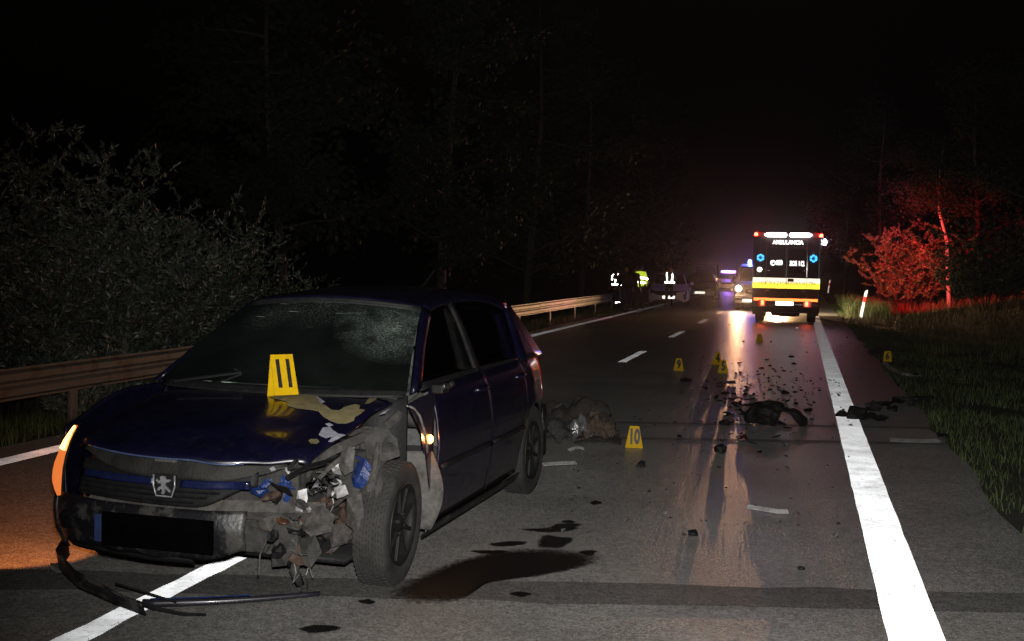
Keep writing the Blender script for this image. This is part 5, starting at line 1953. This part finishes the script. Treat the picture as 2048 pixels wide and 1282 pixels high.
# ------------------------------------------------------------------ people
M_SKIN = mat('skin', (.32, .17, .11), .55, var=.15)
M_HAIR = mat('dark_hair', (.02, .015, .012), .7)
M_NAVYC = mat('navy_uniform', (.012, .013, .020), .9, var=.3)
M_DARKC = mat('black_clothes', (.014, .012, .012), .9, var=.3)
M_JEANS = mat('blue_jeans', (.035, .04, .075), .9, var=.3)
M_HIVIS = mat('hi_vis_yellow', (.30, .42, .02), .7, emit=None, var=.15)
M_HIVISR = retro('hi_vis_fabric', (.32, .42, .03), .05, .12, rough=.7, var=.15)
M_TAPE = retro('reflective_tape', (.85, .86, .88), .2, .1, rough=.4, var=.05)
M_SHOE = mat('black_shoe', (.012, .012, .012), .6)
M_SHOEW = mat('pale_trainer', (.45, .42, .40), .6)


def person(label, loc, rotz, top, legs, shoes, arms='down', stride=.10, h_=1.76, hair=M_HAIR, lean=0.0, sleeve=None):
    t = thing('person', label, 'person', loc, rotz, 'people standing by the guardrail and the white car')
    k = h_ / 1.76
    N, E_, Rr = [], [], []
    def node(p, r_, par=None):
        N.append((p[0] * k, p[1] * k, p[2] * k))
        Rr.append((r_[0] * k, r_[1] * k) if isinstance(r_, tuple) else (r_ * k, r_ * k))
        if par is not None:
            E_.append((par, len(N) - 1))
        return len(N) - 1
    pel = node((0, 0, .96), (.155, .11))
    sp = node((0, lean * .3, 1.14), (.145, .105), pel)
    ch = node((0, lean * .8, 1.34), (.175, .12), sp)
    nb = node((0, lean, 1.475), (.075, .07), ch)
    nk = node((0, lean - .01, 1.54), .055, nb)
    hd = node((0, lean - .02, 1.63), (.078, .095), nk)
    ht = node((0, lean - .012, 1.705), (.072, .085), hd)
    node((0, lean - .112, 1.625), .012, hd)                       # nose
    for s_ in (-1, 1):
        node((s_ * .082, lean - .01, 1.63), .014, hd)             # ears
        hp_ = node((s_ * .095, 0, .90), (.092, .10), pel)
        kn = node((s_ * (stride * .6 + .05), -.02, .50), (.064, .068), hp_)
        an_ = node((s_ * stride + s_ * .02, .02, .10), (.045, .05), kn)
        node((s_ * (stride + .05), -.13, .045), (.042, .035), an_)
        sh = node((s_ * .195, lean * .9, 1.42), (.068, .07), ch)
        if arms == 'down':
            el, wr = (s_ * .26, lean * .6 + .02, 1.14), (s_ * .27, -.04, .90)
        elif arms == 'phone' and s_ > 0:
            el, wr = (s_ * .27, -.06, 1.17), (s_ * .15, -.18, 1.44)
        elif arms == 'folded':
            el, wr = (s_ * .27, -.06, 1.15), (-s_ * .03, -.22, 1.20)
        else:
            el, wr = (s_ * .28, .02, 1.14), (s_ * .20, -.16, .98)
        e_ = node(el, .05, sh)
        w_ = node(wr, .034, e_)
        d = (Vector(wr) - Vector(el)).normalized()
        side = d.cross(Vector((1, .2, .3))).normalized()
        pm = Vector(wr) + d * .06
        pa = node(pm, (.040, .024), w_)
        for q in range(4):                                        # four fingers and the thumb from the side of the palm
            b0 = pm + d * .04 + side * (.03 * (q - 1.5) / 1.5)
            f1 = node(b0, .010, pa)
            f2 = node(b0 + d * (.035 + .006 * (q in (1, 2))) + Vector((0, -.006, 0)), .009, f1)
            node(b0 + d * (.055 + .012 * (q in (1, 2))) + Vector((0, -.02, -.004)), .008, f2)
        t1 = node(pm + side * .04 + d * .01, .011, pa)
        node(pm + side * .055 + d * .04 + Vector((0, -.01, 0)), .009, t1)
    me = bpy.data.meshes.new('body')
    me.from_pydata(N, E_, [])
    o = bpy.data.objects.new('body', me)
    COL.objects.link(o)
    md = o.modifiers.new('skin', 'SKIN')
    md.use_smooth_shade = True
    for i, sv in enumerate(me.skin_vertices[0].data):
        sv.radius = Rr[i]
        sv.use_root = (i == 0)
    ms = o.modifiers.new('sub', 'SUBSURF')
    ms.levels = ms.render_levels = 1
    dg = bpy.context.evaluated_depsgraph_get()
    m2 = bpy.data.meshes.new_from_object(o.evaluated_get(dg))
    bpy.data.objects.remove(o)
    m2.name = 'body'
    m2.materials.clear()
    for mm in (top, legs, shoes, M_SKIN, hair):
        m2.materials.append(mm)
    hands = [Vector(N[i]) for i in range(len(N)) if Rr[i][0] <= .036 * k and N[i][2] < 1.5 * k]
    for pgn in m2.polygons:
        c = pgn.center
        z = c.z / k
        if z > 1.50:
            ix = 4 if (z > 1.69 or (c.y > -.0 + lean and z > 1.58)) else 3
        elif z < .085:
            ix = 2
        elif z < .93:
            ix = 1
        else:
            ix = 0
        if ix in (0, 1) and any((c - q).length < .05 for q in hands):
            ix = 3
        pgn.material_index = ix
        pgn.use_smooth = True
    bo = bpy.data.objects.new('body', m2)
    link(bo, t)
    return t, k


def ring(parent, z0, z1, rx, ry, mt, a0=0, a1=2 * PI, cx=0, cy=0, name='reflective_band', th=.006, top=1.0):
    return grid(name, lambda u, v: (cx + rx * lerp(1, top, v) * math.cos(lerp(a0, a1, u)), cy + ry * lerp(1, top, v) * math.sin(lerp(a0, a1, u)), lerp(z0, z1, v)), 24, 3, mt, parent, solid=th)


def vest(t, k, fabric, straps=True, waist=True, lean=0.0):
    vs2 = ring(t, 1.00 * k, 1.44 * k, .205 * k, .150 * k, fabric, name='vest', cy=lean * .6, top=.92)
    if waist:
        ring(vs2, 1.04 * k, 1.11 * k, .213 * k, .158 * k, M_TAPE, cy=lean * .5)
    if straps:
        for s_ in (-1, 1):
            for fr in (-1, 1):
                mb_ = MB()
                P = [(s_ * .085 * k, fr * (.150) * k + lean * .6, 1.08 * k), (s_ * .105 * k, fr * .158 * k + lean * .7, 1.25 * k), (s_ * .12 * k, fr * .135 * k + lean * .9, 1.40 * k), (s_ * .115 * k, fr * .06 * k + lean, 1.475 * k)]
                mb_.tube(P, .026 * k, 6)
                mb_.build('reflective_strap', M_TAPE, vs2, smooth=True)
    return vs2


def foot(px, py, y):
    p = on_y(px, py, y)
    return Vector((p.x, p.y, gz(p.x, p.y) + .0 if p.x < -6.6 else .004))


pA, kA = person('person in dark uniform and reflective vest, leftmost of the group', foot(1232, 620, 45.5), R(-40), M_NAVYC, M_NAVYC, M_SHOE, arms='hips')
vest(pA, kA, mat('dark_mesh_vest', (.02, .03, .02), .8))
ring(pA, .36, .40, .085, .085, M_TAPE, cx=.11, cy=-.02, name='leg_band')
pB, kB = person('person in black jacket and blue jeans beside the leftmost vest wearer', foot(1250, 622, 44.6), R(25), M_DARKC, M_JEANS, M_SHOE, stride=.07, h_=1.72)
pE, kE = person('person in dark clothes and pale trainers in front of the yellow jacket', foot(1266, 621, 44.9), R(160), M_DARKC, M_DARKC, M_SHOEW, stride=.14, h_=1.74)
pD, kD = person('person in yellow hi-vis jacket with two white reflective bands', foot(1279, 618, 46.6), R(165), M_HIVISR, M_NAVYC, M_SHOE, arms='hips', stride=.10, h_=1.80)
ring(pD, 1.02 * kD, 1.09 * kD, .205, .155, M_TAPE)
ring(pD, 1.20 * kD, 1.27 * kD, .225, .165, M_TAPE)
for s_ in (-1, 1):
    ring(pD, 1.17 * kD, 1.24 * kD, .072, .078, M_TAPE, cx=s_ * .265, cy=.02, name='sleeve_band')
pF, kF = person('person in reflective vest standing in front of the white car', foot(1338, 609, 50.0), R(5), M_NAVYC, M_NAVYC, M_SHOE, arms='phone', h_=1.76)
vest(pF, kF, mat('green_mesh_vest', (.05, .08, .05), .8))
ring(pF, .40, .44, .085, .085, M_TAPE, cx=.10, cy=-.02, name='leg_band')

# ------------------------------------------------------------------ vegetation
def limb_path(p, d, L, n, wob, up):
    P = [Vector(p)]
    d = Vector(d).normalized()
    for i in range(n):
        d = (d + Vector((random.uniform(-wob, wob), random.uniform(-wob, wob), random.uniform(-wob, wob) + up))).normalized()
        P.append(P[-1] + d * (L / n))
    return P


def bush(name, label, loc, h_, rad, stems, leaves, group, leafmat=M_LEAF, L=(.055, .10), W=(.009, .016), arch_=0.0, seed=0):
    random.seed(seed)
    t = thing(name, label, 'bush', loc, 0, group)
    mb_ = MB()
    LP, LD = [], []
    for s_ in range(stems):
        a = random.uniform(0, 2 * PI)
        tilt = random.uniform(.05, .75)
        d = Vector((math.cos(a) * tilt, math.sin(a) * tilt, 1))
        base = Vector((math.cos(a), math.sin(a), 0)) * rad * random.uniform(0, .55)
        Ls = h_ * random.uniform(.55, 1.05) * (1.0 - .25 * tilt)
        P = limb_path(base, d, Ls, 7, .12, -.03 * tilt - arch_)
        mb_.tube(P, .014, 5, r1=.003, caps=False)
        for i in range(2, 8):
            for q in range(3):
                a2 = random.uniform(0, 2 * PI)
                d2 = Vector((math.cos(a2), math.sin(a2), random.uniform(.1, 1.0)))
                Q = limb_path(P[i], d2, rad * random.uniform(.18, .5), 3, .25, .03)
                if q == 0:
                    mb_.tube(Q, .005, 3, r1=.003, caps=False)
                for w_ in range(leaves):
                    f_ = random.random() ** .7 * 2.99
                    c = Q[int(f_)].lerp(Q[int(f_) + 1], f_ - int(f_))
                    LP.append(c)
                    dd = (Q[-1] - Q[0]).normalized() + Vector((random.gauss(0, .6), random.gauss(0, .6), random.gauss(.1, .6)))
                    LD.append(dd)
    mb_.build('stems', mat('dark_twig', (.018, .015, .012), .9), t)
    P = np.array([list(p) for p in LP])
    D = np.array([list(p) for p in LD])
    n = len(P)
    quads('foliage', leaf_quads(P, D, RNG.uniform(*L, n), RNG.uniform(*W, n)), leafmat, t)
    return t


def at_z(px, py, x, dz=0.0):
    d = ray(px, py)
    y = d.y * (x / d.x)
    return Vector((x, y, gz(x, y) - .05))


BG = 'bushes behind the guardrail'
bush('willow_bush', 'tall narrow-leaved bush at the left border above the guardrail', at_z(10, 700, -9.6), 3.5, 1.7, 56, 34, BG, seed=1)
bush('willow_bush', 'broad pale-leaved bush behind the guardrail left of the car', at_z(180, 700, -9.5), 3.3, 1.7, 58, 34, BG, seed=2)
bush('willow_bush', 'dense bush between the pale-leaved bush and the car roof', at_z(310, 700, -9.5), 3.1, 1.6, 54, 32, BG, seed=3)
bush('willow_bush', 'lower bush whose tips reach right over the car roof', at_z(420, 690, -9.5), 2.6, 1.5, 40, 22, BG, seed=4, arch_=.02)
bush('willow_bush', 'small arching bush rightmost of the row behind the guardrail', at_z(495, 680, -9.4), 1.9, 1.2, 30, 20, BG, seed=5, arch_=.04)
bush('low_shrub', 'small silvery shrub touching the top of the guardrail', at_z(140, 720, -8.0), 1.3, .5, 16, 16, BG, seed=6)
bush('low_shrub', 'small shrub by the guardrail just left of the windscreen', at_z(290, 700, -8.0), 1.15, .45, 14, 14, BG, seed=7)


def tree(label, loc, h_, crown_r, crown_z, n, seed, leafmat=M_LEAF2, ls=(.10, .20), lw=(.03, .06), trunk_r=.16, lean=(0, 0), low=0.35, group=None, bend=None, barkmat=M_BARK):
    random.seed(seed)
    t = thing('roadside_tree', label, 'tree', loc, 0, group)
    mb_ = MB()
    if bend:
        P = [Vector(p) for p in bend]
    else:
        P = limb_path((0, 0, -.2), (lean[0], lean[1], 1), h_ * .9, 8, .06, .05)
    mb_.tube(P, trunk_r, 8, r1=trunk_r * .25)
    tr2 = mb_.build('trunk', barkmat, t, smooth=True)
    LP, LD = [], []
    lb_ = MB()
    for k in range(26):
        f_ = random.uniform(low, 1) * (len(P) - 1.01)
        b0 = P[int(f_)].lerp(P[int(f_) + 1], f_ - int(f_))
        a = random.uniform(0, 2 * PI)
        Lb = crown_r * random.uniform(.5, 1.0) * (1.25 - f_ / len(P) * .6)
        Q = limb_path(b0, (math.cos(a), math.sin(a), random.uniform(-.15, .7)), Lb, 5, .22, .03)
        lb_.tube(Q, trunk_r * .28, 5, r1=.012, caps=False)
        for j in range(2, 6):
            for c in range(3):
                cc = Q[j] + Vector((random.gauss(0, .3), random.gauss(0, .3), random.gauss(0, .22)))
                rr = random.uniform(.25, .6)
                m_ = int(n / 26 / 12)
                for _ in range(m_):
                    o_ = Vector((random.gauss(0, 1), random.gauss(0, 1), random.gauss(0, .7))) * rr * .55
                    LP.append(cc + o_)
                    LD.append(o_ + Vector((random.gauss(0, .5), random.gauss(0, .5), -.3)))
    lb_.build('limb', M_BARK, t)
    P_ = np.array([list(p) for p in LP])
    D = np.array([list(p) for p in LD]) + 1e-4
    m_ = len(P_)
    quads('crown', leaf_quads(P_, D, RNG.uniform(*ls, m_), RNG.uniform(*lw, m_)), leafmat, t)
    return t


TG = 'dark trees along the road'
for k, (x, y, hh, rr, lab) in enumerate([
        (-12.0, 26, 10, 3.0, 'dim tall tree behind the rightmost arching bush'),
        (-10.2, 33, 12, 3.4, 'dark tree rising above the car roof'),
        (-9.8, 42, 13, 3.6, 'broad dark tree above the guardrail right of the car roof'),
        (-9.6, 52, 13, 3.4, 'dark tree standing behind the group of people'),
        (-10.0, 66, 14, 3.6, 'dark reddish tree above the white car'),
        (-10.5, 84, 15, 4.0, 'farthest dark tree on the left of the road')]):
    tree(lab, (x, y, gz(x, y)), hh, rr, hh * .6, 9000, 50 + k, group=TG, low=.15 if k else .3, ls=(.14, .26), lw=(.045, .08))
tb = on_y(1893, 590, 55)
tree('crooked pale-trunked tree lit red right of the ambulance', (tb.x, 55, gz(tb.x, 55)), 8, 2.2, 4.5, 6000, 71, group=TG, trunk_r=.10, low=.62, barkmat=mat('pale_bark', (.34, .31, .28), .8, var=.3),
     bend=[(.15, 0, -.2), (.05, 0, 1.2), (-.02, 0, 2.2), (-.05, 0, 2.9), (-.25, 0, 3.6), (-.45, 0, 4.3), (-.5, 0, 5.2), (-.45, 0, 6.4), (-.3, 0, 7.6)], ls=(.10, .18), lw=(.03, .05))
tb = on_y(1818, 590, 57)
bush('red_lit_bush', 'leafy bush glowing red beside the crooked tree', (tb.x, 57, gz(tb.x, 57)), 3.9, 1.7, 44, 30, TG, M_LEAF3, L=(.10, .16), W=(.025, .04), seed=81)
tb = on_y(1975, 590, 50)
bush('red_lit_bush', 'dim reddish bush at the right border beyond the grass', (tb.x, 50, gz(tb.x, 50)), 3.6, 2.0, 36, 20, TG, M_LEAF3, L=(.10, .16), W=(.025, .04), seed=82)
for k, (px_2, y, hh, rr, lab) in enumerate([
        (1760, 74, 13, 3.4, 'tall dark tree just right of the ambulance roof'),
        (1960, 66, 13, 3.6, 'dark tree above the dim reddish bush'),
        (1690, 98, 14, 3.6, 'farthest dark tree on the right of the road'),
        (2060, 56, 12, 3.4, 'dark tree cut by the right border')]):
    p = on_y(px_2, 580, y)
    tree(lab, (p.x, y, gz(p.x, y)), hh, rr, hh * .6, 8000, 90 + k, group=TG, low=.2, ls=(.14, .26), lw=(.045, .08))

# grass on the verges: nobody could count it
def grass_field(name, label, X0, X1, Y0, Y1, n, hmin, hmax, mt, wmul=1.0, fn=None, power=1.6):
    x = RNG.uniform(X0, X1, n)
    y = Y0 + (Y1 - Y0) * RNG.uniform(0, 1, n) ** power
    keep_ = np.array([(mnoise.noise(Vector((a * .9, b * .9, 4))) > -.25) for a, b in zip(x, y)])
    if fn is not None:
        keep_ &= fn(x, y)
    x, y = x[keep_], y[keep_]
    z = np.array([bumpy(a, b) - .02 for a, b in zip(x, y)])
    m_ = len(x)
    hh = RNG.uniform(hmin, hmax, m_) * (1 + .5 * np.array([mnoise.noise(Vector((a * .6, b * .6, 9))) for a, b in zip(x, y)]))
    w = RNG.uniform(.0012, .003, m_) * wmul * (1 + y * .05)
    a = RNG.uniform(0, 2 * PI, m_)
    le = RNG.normal(0, .35, (m_, 2))
    P = np.stack([x, y, z], 1)
    S = np.stack([np.cos(a), np.sin(a), np.zeros(m_)], 1) * w[:, None]
    M_ = P + np.stack([le[:, 0] * hh * .35, le[:, 1] * hh * .35, hh * .6], 1)
    T = P + np.stack([le[:, 0] * hh, le[:, 1] * hh, hh], 1)
    V1 = np.stack([P - S, P + S, M_ + S * .8, M_ - S * .8], 1)
    V2 = np.stack([M_ - S * .8, M_ + S * .8, T + S * .1, T - S * .1], 1)
    o = struct(quads(name, np.concatenate([V1, V2]), mt), 'stuff')
    o['label'] = label
    return o


grass_field('grass', 'short dark grass on the right verge', 1.40, 9.0, 6.5, 62, 95000, .04, .15, M_GRASS)
grass_field('grass', 'rank grass under the guardrail', -9.5, -6.62, 5.0, 60, 30000, .06, .22, M_GRASS)
grass_field('weeds', 'tall dry weeds on the far right verge', 2.6, 11, 26, 62, 6000, .15, .5, M_WEED, 1.2, power=1.0)
grass_field('grass_clump', 'bright grass clump by the leaning delineator post', 1.75, 3.4, 47.5, 58, 6000, .3, .75, M_GRASS, 1.0, power=1.0)
grass_field('wildflowers', 'pale seed heads in the right verge', 2.0, 4.5, 14, 26, 220, .03, .07, mat('pale_seed_head', (.2, .21, .2), .8), .9, power=1.0)

# ------------------------------------------------------------------ haze volume added to imitate lens bloom round the lamps
haze = struct(MB().box((0, 420, 9.5), (660, 980, 24)).build('haze', None), 'stuff')
haze['label'] = 'thin added haze imitating bloom round the lamps'
hm = bpy.data.materials.new('bloom_haze')
hm.use_nodes = True
hn = hm.node_tree
hn.nodes.remove(hn.nodes['Principled BSDF'])
pv = hn.nodes.new('ShaderNodeVolumePrincipled')
pv.inputs['Density'].default_value = 0.0008
pv.inputs['Anisotropy'].default_value = 0.95
pv.inputs['Color'].default_value = (.92, .90, .95, 1)
hn.links.new(pv.outputs[0], hn.nodes['Material Output'].inputs['Volume'])
haze.data.materials.append(hm)
haze.display_type = 'WIRE'
